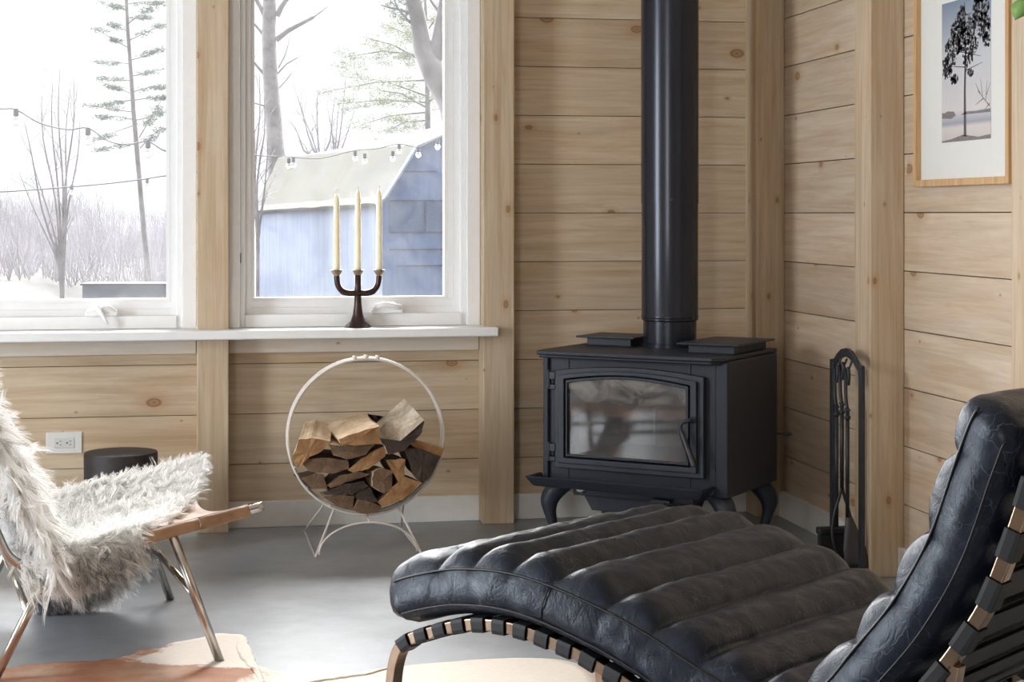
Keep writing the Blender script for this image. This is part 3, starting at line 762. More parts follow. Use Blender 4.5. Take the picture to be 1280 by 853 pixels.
def clump(cf, cg, rf, rg, n):
    for _ in range(n):
        a = rnd_.uniform(0, 2*PI); r = math.sqrt(rnd_.random()); f_ = cf+rf*r*math.cos(a); g_ = cg+rg*r*math.sin(a)
        if not (.012 < f_ < .988 and g_ < .988): continue
        s = rnd_.uniform(.003, .008)
        vs = [PP(min(.998,max(.002,f_+s*2.6*math.cos(q)*rnd_.uniform(.6,1.3))), min(.998,g_+s*2.0*math.sin(q)*rnd_.uniform(.6,1.3))) for q in [2*PI*k/6 for k in range(6)]]
        b.add(vs, [tuple(range(6))])
for c_ in ((.42,.88,.10,.07,70),(.34,.78,.16,.08,120),(.25,.68,.18,.07,120),(.16,.58,.15,.05,80),(.12,.50,.10,.05,50),(.62,.80,.10,.08,70),(.60,.66,.16,.06,90),(.55,.57,.12,.05,45),(.28,.44,.09,.035,35),(.60,.47,.06,.03,20),(.80,.90,.16,.09,150),(.86,.78,.13,.09,110),(.78,.97,.10,.03,50),(.92,.68,.07,.05,40),(.45,.72,.14,.08,80)): clump(*c_)
b.build('tree_ink', m_ink, t, fix=False)
b = MB()
b.add([PP(f, g_) for f, g_ in ((.002,.0),(.998,.0),(.998,.03),(.75,.02),(.45,.045),(.2,.02),(.002,.012))], [tuple(range(7))])
b.add([PP(f, g_) for f, g_ in ((.002,.175),(.20,.165),(.30,.185),(.26,.215),(.12,.222),(.05,.210),(.002,.218))], [tuple(range(7))])
b.add([PP(f, g_) for f, g_ in ((.4,.185),(.998,.180),(.998,.205),(.7,.200),(.5,.205))], [tuple(range(5))])
b.build('shore_ink', m_ink2, t, fix=False)

# ---------------------------------------------------------------- black stool by the wall behind the sling chair
m_stool = simple('black stained wood', srgb(46,40,40), .6, nscale=60, var=.25, bump=.3, bscale=80)
sc_ = on_wall(151, 600, 5.70); c = Vector((sc_.x, 5.70, 0))
t = thing('drum_stool', 'low black round drum stool behind the sheepskin chair', 'stool', c)
b = MB(); b.lathe([(.108,0),(.114,.01),(.1155,.20),(.117,.325),(.1155,.333),(.110,.334)], c, 48); smooth_by_angle(b.build('body', m_stool, t), 50)
b = MB(); b.lathe([(.1098,.333),(.106,.331),(.05,.327),(.0,.326)], c, 48); b.build('seat', simple('worn stool top', srgb(72,60,56), .6, nscale=40, var=.3), t, smooth=True)

# ---------------------------------------------------------------- sling chair (left)
E = W(.936, .351); E.z = 0; E.normalize(); N2 = Vector((-E.y, E.x, 0))
NF = W(-.717, 4.235)                          # foot of the near front leg
CWD = .73
def C(t_, w_, z): return NF + E*t_ + N2*w_ + Vector((0, 0, z))
m_cs = simple('brushed stainless tube', srgb(200,196,190), .22, 1, var=.04)
t = thing('sling_chair', 'low steel tube lounge chair with tan leather sling seat, left foreground', 'chair', C(-.25, CWD/2, 0))
def railz(t_): return .377 + (t_-.106)*.205 if t_ > -.42 else .377+(-.526)*.205
for w_ in (0, CWD):
    b = MB(); b.tube(spline([C(.106, w_, .377), C(-.05, w_, .345), C(-.25, w_, .304), C(-.42, w_, .268), C(-.49, w_, .285), C(-.53, w_, .36), C(-.60, w_, .55), C(-.68, w_, .77)], 6), .0115, 14); b.build('side_rail', m_cs, t, smooth=True)
for w_, lab in ((0, 'n'), (CWD, 'f')):
    b = MB(); b.tube([C(-.118, w_+(.0 if w_ == 0 else 0), .325), C(-.0, w_, .0)], .0115, 14); b.build('leg', m_cs, t, smooth=True)
    b = MB(); b.tube([C(-.40, w_, .27), C(-.535, w_, .0)], .0115, 14); b.build('leg', m_cs, t, smooth=True)
b = MB(); b.tube([C(-.060, 0, .166), C(-.060, CWD, .166)], .009, 12); b.build('stretcher', m_cs, t, smooth=True)
b = MB(); b.tube([C(-.455, 0, .16), C(-.455, CWD, .16)], .009, 12); b.build('stretcher', m_cs, t, smooth=True)
m_tan = NT('tan saddle leather'); v_ = m_tan.coord()
m_tan.set(Base_Color=m_tan.ramp(m_tan.noise(v_, 12, 6), [(.3, srgb(128,92,66)), (.7, srgb(182,146,112))]), Roughness=.5); m_tan.bump(m_tan.noise(v_, 160), .3, .001); m_tan = m_tan.m
def sling_z(t_, w_):
    f = w_/CWD
    return railz(t_) - .055*math.sin(PI*f)
b = MB(); vs = []; nt_, nw = 16, 18
for i in range(nt_+1):
    for j in range(nw+1):
        f = j/nw; front = .085-.065*math.sin(PI*f)**.8        # the front edge is cut concave
        t_ = -.42+(front+.42)*i/nt_
        vs.append(C(t_, CWD*f, sling_z(t_, CWD*f)+.012*(1 if 0 < j < nw else .9)))
b.add(vs, [(i*(nw+1)+j, (i+1)*(nw+1)+j, (i+1)*(nw+1)+j+1, i*(nw+1)+j+1) for i in range(nt_) for j in range(nw)])
o = b.build('seat_sling', m_tan, t, smooth=True); md = o.modifiers.new('s', 'SOLIDIFY'); md.thickness = .004
for w_ in (0, CWD):
    for (a_, c_) in ((.072, -.048), (-.051, -.20), (-.203, -.40)):
        b = MB(); b.tube([C(a_+(c_-a_)*k/5, w_, railz(a_+(c_-a_)*k/5)-.002) for k in range(6)], .0155, 16); b.build('rail_sleeve', m_tan, t, smooth=True)
b = MB(); vs = []
for i in range(9):
    f = i/8; tt = -.50-.18*f; zz = .30+.48*f
    for j in range(9): g_ = j/8; vs.append(C(tt-.05*math.sin(PI*g_), CWD*g_, zz))
b.add(vs, [(i*9+j, i*9+j+1, (i+1)*9+j+1, (i+1)*9+j) for i in range(8) for j in range(8)])
o = b.build('back_sling', m_tan, t, smooth=True); md = o.modifiers.new('s', 'SOLIDIFY'); md.thickness = .004

# fur
def fur_mat():
    t = NT('sheepskin wool'); at = t.n('ShaderNodeAttribute', attribute_name='tint')
    c = t.ramp(at.outputs['Fac'], [(0, srgb(74,72,80)), (.3, srgb(140,139,146)), (.5, srgb(236,233,228)), (.72, srgb(253,252,250)), (1, srgb(253,253,252))])
    t.set(Base_Color=c, Roughness=.7); t.b.inputs['Specular IOR Level'].default_value = .25
    t.b.inputs['Sheen Weight'].default_value = .3
    tr = t.n('ShaderNodeBsdfTranslucent'); t.l(c, tr.inputs[0]); m = t.n('ShaderNodeMixShader'); m.inputs[0].default_value = .5
    t.l(t.b.outputs[0], m.inputs[1]); t.l(tr.outputs[0], m.inputs[2]); t.l(m.outputs[0], t.out.inputs[0])
    return t.m
m_fur = fur_mat()
def furry(name, label, surf, nu, nv, mask, locks, per, ln, tintf, flow, parent=None, seed=1):
    """surf(u,v)->Vector in the room, flow(u,v)->Vector; builds the pelt and its wool as one thing"""
    R = random.Random(seed); b = MB(); tv = []
    idx = {}
    for i in range(nu+1):
        for j in range(nv+1):
            u, v = i/nu, j/nv
            idx[i, j] = len(b.v); b.v.append(tuple(surf(u, v))); tv.append(tintf(u, v))
    for i in range(nu):
        for j in range(nv):
            if mask((i+.5)/nu, (j+.5)/nv): b.f.append((idx[i,j], idx[i+1,j], idx[i+1,j+1], idx[i,j+1])); b.m.append(0)
    e = 1e-3; cnt = 0
    while cnt < locks:
        u, v = R.random(), R.random()
        if not mask(u, v): continue
        cnt += 1
        p = surf(u, v); du = surf(min(1, u+e), v)-surf(max(0, u-e), v); dv = surf(u, min(1, v+e))-surf(u, max(0, v-e))
        nrm = du.cross(dv)
        if nrm.length < 1e-12: continue
        nrm.normalize()
        fl = flow(u, v)
        L = ln(u, v)*R.uniform(.7, 1.25)
        d0 = (nrm*1.0 + fl*.8 + Vector((R.gauss(0,1), R.gauss(0,1), R.gauss(0,1)))*.5).normalized()
        tint = max(0, min(1, tintf(u, v)+.06+R.gauss(0, .08)))
        tip = p + d0*L*.62 + (fl*.6+Vector((0,0,-.22)))*L*.6 + Vector((R.gauss(0,1), R.gauss(0,1), R.gauss(0,1)))*L*.16
        mid = p + d0*L*.5
        curl = Vector((R.gauss(0,1), R.gauss(0,1), R.gauss(0,1)))*L*.16
        for s in range(per):
            off = Vector((R.gauss(0,1), R.gauss(0,1), R.gauss(0,1))); off -= nrm*off.dot(nrm); off *= .0055
            r0 = p+off; ti = tip+off*.35+Vector((R.gauss(0,1), R.gauss(0,1), R.gauss(0,1)))*L*.05; mi = mid+off*.9
            pts = []
            for q in (0, .3, .6, .85, 1.0):
                w_ = (1-q)**2*r0+2*q*(1-q)*mi+q*q*ti + curl*math.sin(q*5)*q
                pts.append(w_)
            side = d0.cross(Vector((R.gauss(0,1), R.gauss(0,1), R.gauss(0,1)))).normalized()
            wds = (.0009, .0009, .0007, .0005, .0001); bi = len(b.v)
            tt = max(0, min(1, tint+R.gauss(0, .06)))
            for k, q in enumerate(pts): b.v.append(tuple(q+side*wds[k])); b.v.append(tuple(q-side*wds[k])); tv += [tt*(.86+.14*k/4)]*2
            for k in range(4): b.f.append((bi+2*k, bi+2*k+1, bi+2*k+3, bi+2*k+2)); b.m.append(0)
    b.a['tint'] = tv
    o = b.build(name, m_fur, parent, smooth=True, fix=False)
    return o
def ss(a, b_, x): x = max(0, min(1, (x-a)/(b_-a))); return x*x*(3-2*x)
# seat pelt: u along the chair (rear -> front), v across (hanging over the near rail -> far rail)
def seat_surf(u, v):
    vv = v*1.26-.20                          # below zero hangs over the near rail
    tfar = .13; 
    t_ = -.47 + u*(.47+tfar)
    if vv < 0:
        drop = -vv*CWD*1.0
        z = railz(t_)+.022-drop*.95; w_ = -.022-.02*math.sin(min(1, drop/.1)*PI/2)
        if drop < .012: w_ = -.022*(drop/.012)
    else:
        f = min(1, vv); w_ = f*CWD; z = sling_z(t_, w_)+.022
        if vv > 1: w_ = CWD+.02; z -= (vv-1)*CWD
    z += .006*noise.noise(Vector((u*6, v*6, 0)))
    return C(t_, w_, z)
def seat_mask(u, v):
    vv = v*1.26-.20; t_ = -.47+u*.63; wob = .03*noise.noise(Vector((u*7, v*7, 4)))
    front = -.175+.31*max(0, min(1, vv))**.9 if vv > 0 else -.17+vv*.35
    if vv > .9: front -= .02
    if t_ > min(front, .11)+wob*.6: return False
    if vv < 0: return -vv*CWD < (.045+.03*math.sin((t_+.5)*9)+wob*.6)
    return True
def seat_tint(u, v):
    vv = v*1.26-.20
    base = .95-(.24+.42*ss(.05,.30,u))*(1-ss(-.05, .04, vv))
    base += .25*noise.noise(Vector((u*4.0, v*5.0, 2.2)))*(1 if vv < .2 else .35)
    return max(.05, min(1, base))
def seat_flow(u, v):
    vv = v*1.26-.20
    return (E*.5 - N2*(.5 if vv < .15 else 0) + Vector((0,0,-.75 if vv < 0.02 else 0)))
o = furry('sheepskin', '', seat_surf, 46, 46, seat_mask, 9000, 10, lambda u, v: .046, seat_tint, seat_flow, seed=5)
tag(o, 'long haired white and grey sheepskin spread over the sling seat', 'sheepskin')
# back pelt draped over the chair back
def back_surf(u, v):       # u bottom -> top, v near -> far
    tt = -.34-.23*u; zz = .25+.51*u
    w_ = -.10+(CWD+.12)*v
    bulge = .03*math.sin(PI*v)+.02*noise.noise(Vector((u*4, v*4, 9)))
    wrap = -.10*max(0, 1-v*6)
    return C(tt-bulge+wrap*.6+.02*math.sin(u*5), w_, zz)
def back_mask(u, v): return (u > .04+.05*math.sin(v*14)) and (u < .97+.03*math.sin(v*11))
def back_tint(u, v):
    return max(.05, min(1, .96-.34*ss(.0,.5,.5-v)*(1-abs(u-.5)) + .42*noise.noise(Vector((u*5+3, v*5, 1)))))
def back_flow(u, v): return (E*.6+Vector((0,0,-.9+1.0*u)) - N2*.35*(1-v))
o = furry('sheepskin', '', back_surf, 40, 36, back_mask, 6500, 10, lambda u, v: .075, back_tint, back_flow, seed=9)
tag(o, 'shaggy cream and grey sheepskin hanging over the chair back', 'sheepskin')
# grey pelt end trailing to the floor behind the seat, beyond the far rail
A0 = W(-1.316, 4.77, .02)
def tail_surf(u, v):       # u top -> floor, v along the chair
    top = C(-.40+.34*v, .56, .24)+Vector((0,0,-.03)); bot = A0 + E*(.10*v) + Vector((0,0,.015))
    p = top.lerp(bot, u); p += Vector((0,0,-.05*math.sin(PI*u)))
    return p
o = furry('sheepskin', '', tail_surf, 20, 14, lambda u, v: True, 1500, 8, lambda u, v: .045, lambda u, v: .22+.3*v+.2*noise.noise(Vector((u*5, v*5, 7))), lambda u, v: E*.6+Vector((0,0,-.6)), seed=11)
tag(o, 'dark grey sheepskin end trailing down to the floor under the chair', 'sheepskin')

# ---------------------------------------------------------------- cowhide rug
def hide_mat():
    t = NT('cowhide'); v = t.coord()
    at = t.n('ShaderNodeAttribute', attribute_name='brown')
    a = t.noise(v, 7, 7, .7, .4); f = t.math('ADD', at.outputs['Fac'], t.math('MULTIPLY', t.math('SUBTRACT', a, .5), 1.5))
    hair = t.noise(t.coord((60, 240, 60)), 1, 3)
    br = t.ramp(t.noise(v, 5, 5), [(.3, srgb(140,84,54)), (.5, srgb(176,124,94)), (.72, srgb(200,170,150))])
    c = t.mix(t.ramp(f, [(.42, (0,0,0,1)), (.56, (1,1,1,1))]), srgb(236,226,214), br)
    c = t.mix(.15, c, t.ramp(hair, [(.3, srgb(120,100,80)), (.7, (1,1,1,1))]), 'MULTIPLY')
    t.set(Base_Color=c, Roughness=.75); t.bump(hair, .4, .003); return t.m
FLR = lambda px, py: W((px-640)*1.1/(py-268), F*1.1/(py-268), 0)
edge_px = [(-60,842),(0,838),(60,831),(100,829),(140,826),(165,819),(180,814),(200,812),(225,804),(250,799),(270,795),(290,794),(303,796),(306,800),(298,804),(296,812),(300,822),(318,832),(340,840),(380,848),(420,849),(460,846),(480,840),(510,834),(560,830),(600,827),(640,825),(690,826),(730,834),(745,846),(760,875),(800,960),(700,1100),(520,1200),(300,1180),(150,1260),(-120,1200),(-260,1040),(-180,900)]
pts = spline([FLR(*p) for p in edge_px+[edge_px[0]]], 4)[:-1]
ctr = sum(pts, Vector())/len(pts)
b = MB(); n = len(pts); br = []; K = 22
for k in range(K+1):
    f = k/K
    for i, p in enumerate(pts):
        q = p.copy(); q += (p-ctr).normalized()*noise.noise(p*26)*.016*(f > .99)
        r = ctr.lerp(q, f)
        z = .004 + .0015*noise.noise(r*9)
        b.v.append((r.x, r.y, z))
        # camera-left part is brown, the right lobe and far tip white
        lx = r.x*CS - r.y*SN; dd = r.x*SN+r.y*CS
        br.append(max(0, min(1, 1.15-ss(-.95, -.35, lx)*1.0 - ss(4.13, 4.24, dd)*ss(-1.15, -.78, lx)*.9)))
for k in range(K):
    for i in range(n): j = (i+1) % n; b.f.append((k*n+i, k*n+j, (k+1)*n+j, (k+1)*n+i)); b.m.append(0)
b.a['brown'] = br
o = b.build('cowhide_rug', hide_mat(), smooth=True); md = o.modifiers.new('s', 'SOLIDIFY'); md.thickness = .0035; md.offset = -1
tag(o, 'brown and white cowhide rug on the concrete floor, bottom left', 'rug')

# ---------------------------------------------------------------- leather chaise longue
A_ = W(.65, .76); A_.z = 0; A_.normalize(); B_ = Vector((A_.y, -A_.x, 0))
CP = W(.063, 2.782); CWID = .62
def Q(t_, w_, z): return CP + B_*t_ + A_*w_ + Vector((0, 0, z))
def leather():
    t = NT('worn black leather'); v = t.coord()
    big = t.noise(v, 5, 5, .6, .5); mid = t.noise(v, 26, 6, .6, 1.2); fine = t.noise(v, 260, 3, .6)
    vo = t.n('ShaderNodeTexVoronoi'); vo.feature = 'DISTANCE_TO_EDGE'; vo.inputs['Scale'].default_value = 22
    dv = t.n('ShaderNodeVectorMath', operation='ADD'); nz = t.n('ShaderNodeTexNoise'); nz.inputs['Scale'].default_value = 9; nz.inputs['Detail'].default_value = 5
    t.l(v, nz.inputs['Vector']); sc = t.n('ShaderNodeVectorMath', operation='SCALE'); sc.inputs['Scale'].default_value = .16; t.l(nz.outputs['Color'], sc.inputs[0])
    t.l(v, dv.inputs[0]); t.l(sc.outputs[0], dv.inputs[1]); t.l(dv.outputs[0], vo.inputs['Vector'])
    crease = t.ramp(vo.outputs['Distance'], [(0, (1,1,1,1)), (.022, (0,0,0,1))])
    wear = t.math('MULTIPLY', crease, t.ramp(big, [(.40, (.0,.0,.0,1)), (.62, (.5,.5,.5,1))]))
    c = t.ramp(mid, [(.3, srgb(20,25,37)), (.55, srgb(28,34,48)), (.75, srgb(44,50,64))])
    c = t.mix(wear, c, srgb(104,110,122))
    r = t.ramp(mid, [(.3, (.27,.27,.27,1)), (.7, (.44,.44,.44,1))])
    t.set(Base_Color=c, Roughness=r); t.b.inputs['Specular IOR Level'].default_value = .36; t.b.inputs['Specular Tint'].default_value = (.86, .93, 1, 1)
    h = t.math('ADD', t.math('MULTIPLY', mid, .8), t.math('MULTIPLY', fine, .12)); h = t.math('SUBTRACT', h, t.math('MULTIPLY', crease, .05))
    t.bump(h, .42, .006); return t.m
m_leather = leather()
seam_pts = [(-.385,.425),(-.349,.459),(-.248,.491),(-.168,.5046),(-.085,.5085),(0,.500),(.1107,.4765),(.1988,.450),(.273,.421),(.36,.393),(.43,.388),(.498,.425),(.5516,.4886),(.6125,.565),(.6668,.660),(.709,.776),(.732,.8316),(.755,.86)]
SP = spline([(a, z, 0) for a, z in seam_pts], 14)
arc = [0]
for i in range(1, len(SP)): arc.append(arc[-1]+(SP[i]-SP[i-1]).length)
TOT = arc[-1]
def at_arc(s):
    s = max(0, min(TOT, s))
    lo, hi = 0, len(arc)-1
    while hi-lo > 1:
        m = (lo+hi)//2
        if arc[m] <= s: lo = m
        else: hi = m
    f = (s-arc[lo])/max(1e-9, arc[hi]-arc[lo]); p = SP[lo].lerp(SP[hi], f); tg = (SP[hi]-SP[lo]).normalized()
    a = SP[max(lo-4, 0)]; c = SP[min(hi+4, len(SP)-1)]; tg = (c-a).normalized()
    return p, tg
def arc_near(t0, z0):
    return min(range(len(SP)), key=lambda i: (SP[i].x-t0)**2+(SP[i].y-z0)**2)
grooves = [0.0]+[arc[arc_near(*p)] for p in ((-.248,.491),(-.168,.5046),(-.085,.5085),(0,.5),(.1107,.4765),(.1988,.450),(.285,.416),(.375,.390),(.455,.395),(.5516,.4886),(.6125,.565),(.6668,.66),(.709,.776))]+[TOT]
def channel(s):
    for k in range(len(grooves)-1):
        if grooves[k] <= s <= grooves[k+1]: return k, (s-grooves[k])/(grooves[k+1]-grooves[k])
    return len(grooves)-2, 1.0
TC = .080; NS = 300; b = MB(); prof_n = None
for i in range(NS+1):
    s = TOT*i/NS; p, tg = at_arc(s); nr = Vector((-tg.y, tg.x, 0))      # normal up and away from the frame
    if nr.y < 0 and s < TOT*.5: nr = -nr
    k, f = channel(s)
    end0 = ss(0, .075, s); end1 = ss(0, .05, TOT-s)
    endf = min(math.sqrt(max(0, 1-(1-min(1, s/.055))**2)), math.sqrt(max(0, 1-(1-min(1, (TOT-s)/.05))**2)))
    pf = (math.sin(PI*f)) ** .55
    amp = .026
    row = []
    # loop around the section: (w, h) with h measured along the normal from the seam
    NT_ = 60
    for j in range(NT_+1):
        g_ = j/NT_; w_ = CWID*g_
        ed = min(1, min(g_, 1-g_)/.085); er = math.sqrt(max(0, 1-(1-ed)**2))
        wr = noise.noise(Vector((s*26, w_*14, k*3.1)))*.0055*(1-.6*math.sin(PI*f)) + noise.noise(Vector((s*50, w_*40, k*7.7)))*.0022
        h = amp*pf*(.15+.85*er)*(.45+.55*endf) + .010*er*endf + wr*er - .004*(1-pf)*er
        row.append((w_, h))
    side = []
    for (ws, h) in ((.010, -.018), (.015, -.038), (.013, -.055), (.004, -.068), (-.022, -TC+.002), (-.06, -TC)):
        side.append((ws, h))
    loop = row + [(CWID+a, h) for a, h in side] + [(-a, h) for a, h in reversed(side)]
    for (w_, h) in loop:
        mid_h = -TC*.45; hh = mid_h+(h-mid_h)*(.30+.70*endf)
        inb = 1.0
        w2 = w_
        if w_ < CWID*.5: w2 = w_+(1-endf)*.02
        else: w2 = w_-(1-endf)*.02
        bulge = 0
        if h < -.01 and (w_ < 0 or w_ > CWID):
            bulge = .0012*math.sin(PI*f)+.0025*noise.noise(Vector((s*30, h*30, w_))); w2 += -bulge if w_ < 0 else bulge
        b.v.append(tuple(Q(p.x+nr.x*hh, w2, p.y+nr.y*hh)))
    prof_n = len(loop)
for i in range(NS):
    for j in range(prof_n):
        a = i*prof_n+j; c = i*prof_n+(j+1) % prof_n; b.f.append((a, c, c+prof_n, a+prof_n)); b.m.append(0)
b.f.append(tuple(range(prof_n))); b.m.append(0); b.f.append(tuple(NS*prof_n+k for k in range(prof_n))); b.m.append(0)
t = thing('chaise_longue', 'black channel stitched leather chaise longue on a strapped steel frame', 'chaise longue', Q(.1, CWID/2, 0))
CH = t
cush = b.build('cushion', m_leather, t, smooth=True)
# piping seams along the near and far edges and the vertical joint
m_pipng = simple('leather piping', srgb(22,23,28), .4)
def surf_pt(s, w_, h):
    p, tg = at_arc(s); nr = Vector((-tg.y, tg.x, 0)); return Q(p.x+nr.x*h, w_, p.y+nr.y*h)
for w_ in (-.0025, CWID+.0025):
    b = MB(); b.tube([surf_pt(TOT*(.034+.95*k/140), w_, .0005) for k in range(141)], .0022, 6); b.build('piping', m_pipng, cush, smooth=True)
b = MB(); b.tube([surf_pt(grooves[4]+.0, -.004-.013*math.sin(PI*min(1, k/8)), -.001-.0085*k) for k in range(9)], .0014, 6); b.build('side_seam', m_pipng, cush, smooth=True)
b = MB(); b.tube([surf_pt(.05+k*(TOT-.09)/120, -.0145, -.057) for k in range(121)], .0018, 6); b.build('lower_piping', m_pipng, cush, smooth=True)
# frame: flat bars bent along the profile
m_bar = NT('warm brushed steel'); v_ = m_bar.coord()
m_bar.set(Base_Color=m_bar.ramp(m_bar.noise(v_, 8), [(.3, srgb(126,104,88)), (.7, srgb(164,142,122))]), Roughness=.25, Metallic=1.0); m_bar = m_bar.m
fp = [(-.10,.013),(-.22,.013),(-.31,.03),(-.352,.10),(-.366,.20),(-.366,.28),(-.352,.333),(-.326,.358),(-.278,.378),(-.2185,.399),(-.165,.412),(-.107,.4166),(-.054,.4154),(0,.407),(.0513,.3975),(.101,.382),(.14,.371),(.22,.338),(.32,.303),(.42,.293),(.52,.325),(.60,.385),(.6727,.470),(.711,.523),(.750,.589),(.795,.709),(.825,.81),(.84,.862)]
FP = spline([(a, z, 0) for a, z in fp], 6)
for w_ in (.012, CWID-.012):
    b = MB(); b.strip([Q(p.x, w_, p.y) for p in FP], A_, .0115, .0100); b.build('frame_rail', m_bar, t, bevel=.002)
    b = MB(); b.strip([Q(p.x, w_, p.y) for p in spline([(-.12,.013,0),(.1,.013,0),(.4,.013,0),(.55,.03,0),(.62,.12,0),(.66,.28,0),(.700,.49,0)], 6)], A_, .0115, .0085); b.build('base_rail', m_bar, t, bevel=.002)
for tt in (-.2, .45):
    b = MB(); b.tube([Q(tt, .012, .013), Q(tt, CWID-.012, .013)], .010, 10); b.build('cross_bar', m_bar, t, smooth=True)
# straps looped round both rails
farc = [0]
for i in range(1, len(FP)): farc.append(farc[-1]+(FP[i]-FP[i-1]).length)
def f_at(s):
    for i in range(len(farc)-1):
        if farc[i] <= s <= farc[i+1]:
            f = (s-farc[i])/(farc[i+1]-farc[i]); return FP[i].lerp(FP[i+1], f), (FP[min(i+2,len(FP)-1)]-FP[max(i-1,0)]).normalized()
    return FP[-1], (FP[-1]-FP[-2]).normalized()
m_strap = NT('black strap leather'); v_ = m_strap.coord()
m_strap.set(Base_Color=m_strap.ramp(m_strap.noise(v_, 25), [(.3, srgb(18,19,24)), (.7, srgb(26,28,34))]), Roughness=.6); m_strap = m_strap.m
i0 = min(range(len(FP)), key=lambda i: (FP[i].x+.333)**2+(FP[i].y-.353)**2)
s = farc[i0]
while s < farc[-1]-.02:
    p, tg = f_at(s); back = p.x > .6
    hw_ = .0215 if back else .0135+.003*ss(-.05, .2, p.x); pitch = .074 if back else .046+.010*ss(-.1, .25, p.x)
    nr = Vector((-tg.y, tg.x, 0)); b = MB()
    sec = [(-.004, -.0115), (-.004, .0115), (CWID+.004, .0115), (CWID+.004, -.0115)]
    th = .003
    def ribbon(loop):
        vs = []
        for (w_, h) in loop:
            for q in (-hw_, hw_):
                pp, tg2 = f_at(s+q); n2 = Vector((-tg2.y, tg2.x, 0)); vs.append(Q(pp.x+n2.x*h, w_, pp.y+n2.y*h))
        n_ = len(loop); b.add(vs, [(2*k, 2*k+1, 2*((k+1) % n_)+1, 2*((k+1) % n_)) for k in range(n_)])
    o_ = .0035
    o_ = 0
    near = [(-.0015-o_, .0060), (-.0005-o_, .0108+o_), (.012, .0112+o_), (.026+o_, .0105+o_), (CWID*.5, .0085), (CWID-.026-o_, .0105+o_), (CWID-.012, .0100+o_), (CWID+.0015+o_, .0105+o_), (CWID+.003+o_, .006), (CWID+.003+o_, -.006), (CWID+.0015+o_, -.0095-o_), (CWID-.026, -.0095-o_), (CWID-.04, .0030), (CWID*.5, .0045), (.04, .0030), (.026, -.0108-o_), (-.0005-o_, -.0112-o_), (-.0015-o_, -.006)]
    ribbon(near)
    o = b.build('strap', m_strap, t, smooth=False, fix=True)
    md = o.modifiers.new('s', 'SOLIDIFY'); md.thickness = .0022; md.offset = 1
    md = o.modifiers.new('b', 'BEVEL'); md.width = .0012; md.segments = 2
    s += pitch

# ---------------------------------------------------------------- trailing vine at the right edge of the view
m_leaf = simple('green leaf', srgb(122,160,84), .45, var=.2)
vx, vd = .9375, 3.12
t0_ = W(vx, vd, 0)
t = thing('hanging_vine', 'green trailing vine hanging before the right wall at the picture edge', 'plant', (t0_.x, t0_.y, CEIL))
b = MB(); sp_ = [W(vx+.012*math.sin(z*7), vd, z) for z in [CEIL-.0-.07*k for k in range(21)]]; b.tube(sp_, .0018, 6); b.build('stem', m_leaf, t, smooth=True)
for k in list(range(2, 16))+[18]:
    c = sp_[k]; s = 1 if k != 18 else -1
    b = MB(); vs = []; fs = []
    d_ = W(s*.35 if s < 0 else .6, .4, -.9).normalized(); sdv = W(.6, -.2, .25).normalized() if s > 0 else W(.5, -.3, -.3).normalized()
    L = .04; n_ = 7
    for i in range(n_+1):
        f = i/n_; wd = .016*math.sin(PI*min(1, f*.97+.03))**.8+.0003
        for g_ in (-1, 0, 1): vs.append(c+d_*L*f+sdv*wd*g_+Vector((0,0,-.003*(g_ == 0)))+d_*0)
    for i in range(n_):
        for g_ in (0, 1): a = i*3+g_; fs.append((a, a+1, a+4, a+3))
    b.add(vs, fs); o = b.build('leaf', m_leaf, t, smooth=True); md = o.modifiers.new('s', 'SOLIDIFY'); md.thickness = .0008

# ---------------------------------------------------------------- outside
GZ = -1.9
def ssx(a, b_, x): x = max(0, min(1, (x-a)/(b_-a))); return x*x*(3-2*x)
def gz(l, d): return GZ + 1.3*ssx(-8, -12.5, l)*ssx(30, 42, d) + max(0, d-70)*.006
def osrgb(r, g, b):      # albedos out of doors, under a sky far brighter than the room
    c = srgb(r, g, b); return (c[0]*.92, c[1]*.94, c[2]*1.0, 1)
def usrgb(r, g, b):      # ground, hills and roof facing the bright cloud: colours darkened to offset its light
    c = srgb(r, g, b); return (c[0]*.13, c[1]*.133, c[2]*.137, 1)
def m_ground():
    t = NT('winter field'); v = t.coord()
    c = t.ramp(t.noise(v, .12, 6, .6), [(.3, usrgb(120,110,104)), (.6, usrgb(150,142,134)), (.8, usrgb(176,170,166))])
    t.set(Base_Color=c, Roughness=.95); return t.m
b = MB(); vs = []; fs = []; n = 90
for i in range(n+1):
    for j in range(n+1):
        l = -140+280*i/n; d = 7.2+300*(j/n)**1.6
        q = W(l, d, gz(l, d))
        vs.append(q)
b.add(vs, [(i*(n+1)+j, (i+1)*(n+1)+j, (i+1)*(n+1)+j+1, i*(n+1)+j+1) for i in range(n) for j in range(n)])
struct(b.build('ground', m_ground(), smooth=True))
def ridge(name, d, h0, amp, mat, seed, dep=40):
    b = MB(); vs = []; n = 80
    for i in range(n+1):
        l = -160+320*i/n; h = h0+amp*noise.noise(Vector((l*.018+seed, seed, 0)))+amp*.3*noise.noise(Vector((l*.08+seed, 0, 0)))
        vs += [W(l, d-dep, GZ-1), W(l, d-dep*.5, GZ+(h-GZ)*.55), W(l, d, h), W(l, d+dep, GZ-1)]
    b.add(vs, [(i*4+k, i*4+4+k, i*4+5+k, i*4+k+1) for i in range(n) for k in range(3)])
    return struct(b.build(name, mat, smooth=True))
def m_hill(name, a, c_):
    t = NT(name); v = t.coord(); t.set(Base_Color=t.ramp(t.noise(v, .25, 8, .75), [(.35, a), (.65, c_)]), Roughness=1); return t.m
ridge('hill', 520, 13.5, 3, m_hill('far hill', usrgb(104,118,140), usrgb(122,134,152)), 3.1, 120)
ridge('hill', 240, 5.2, 1.6, m_hill('near wooded rise', usrgb(100,104,116), usrgb(132,132,138)), 9.7, 60)

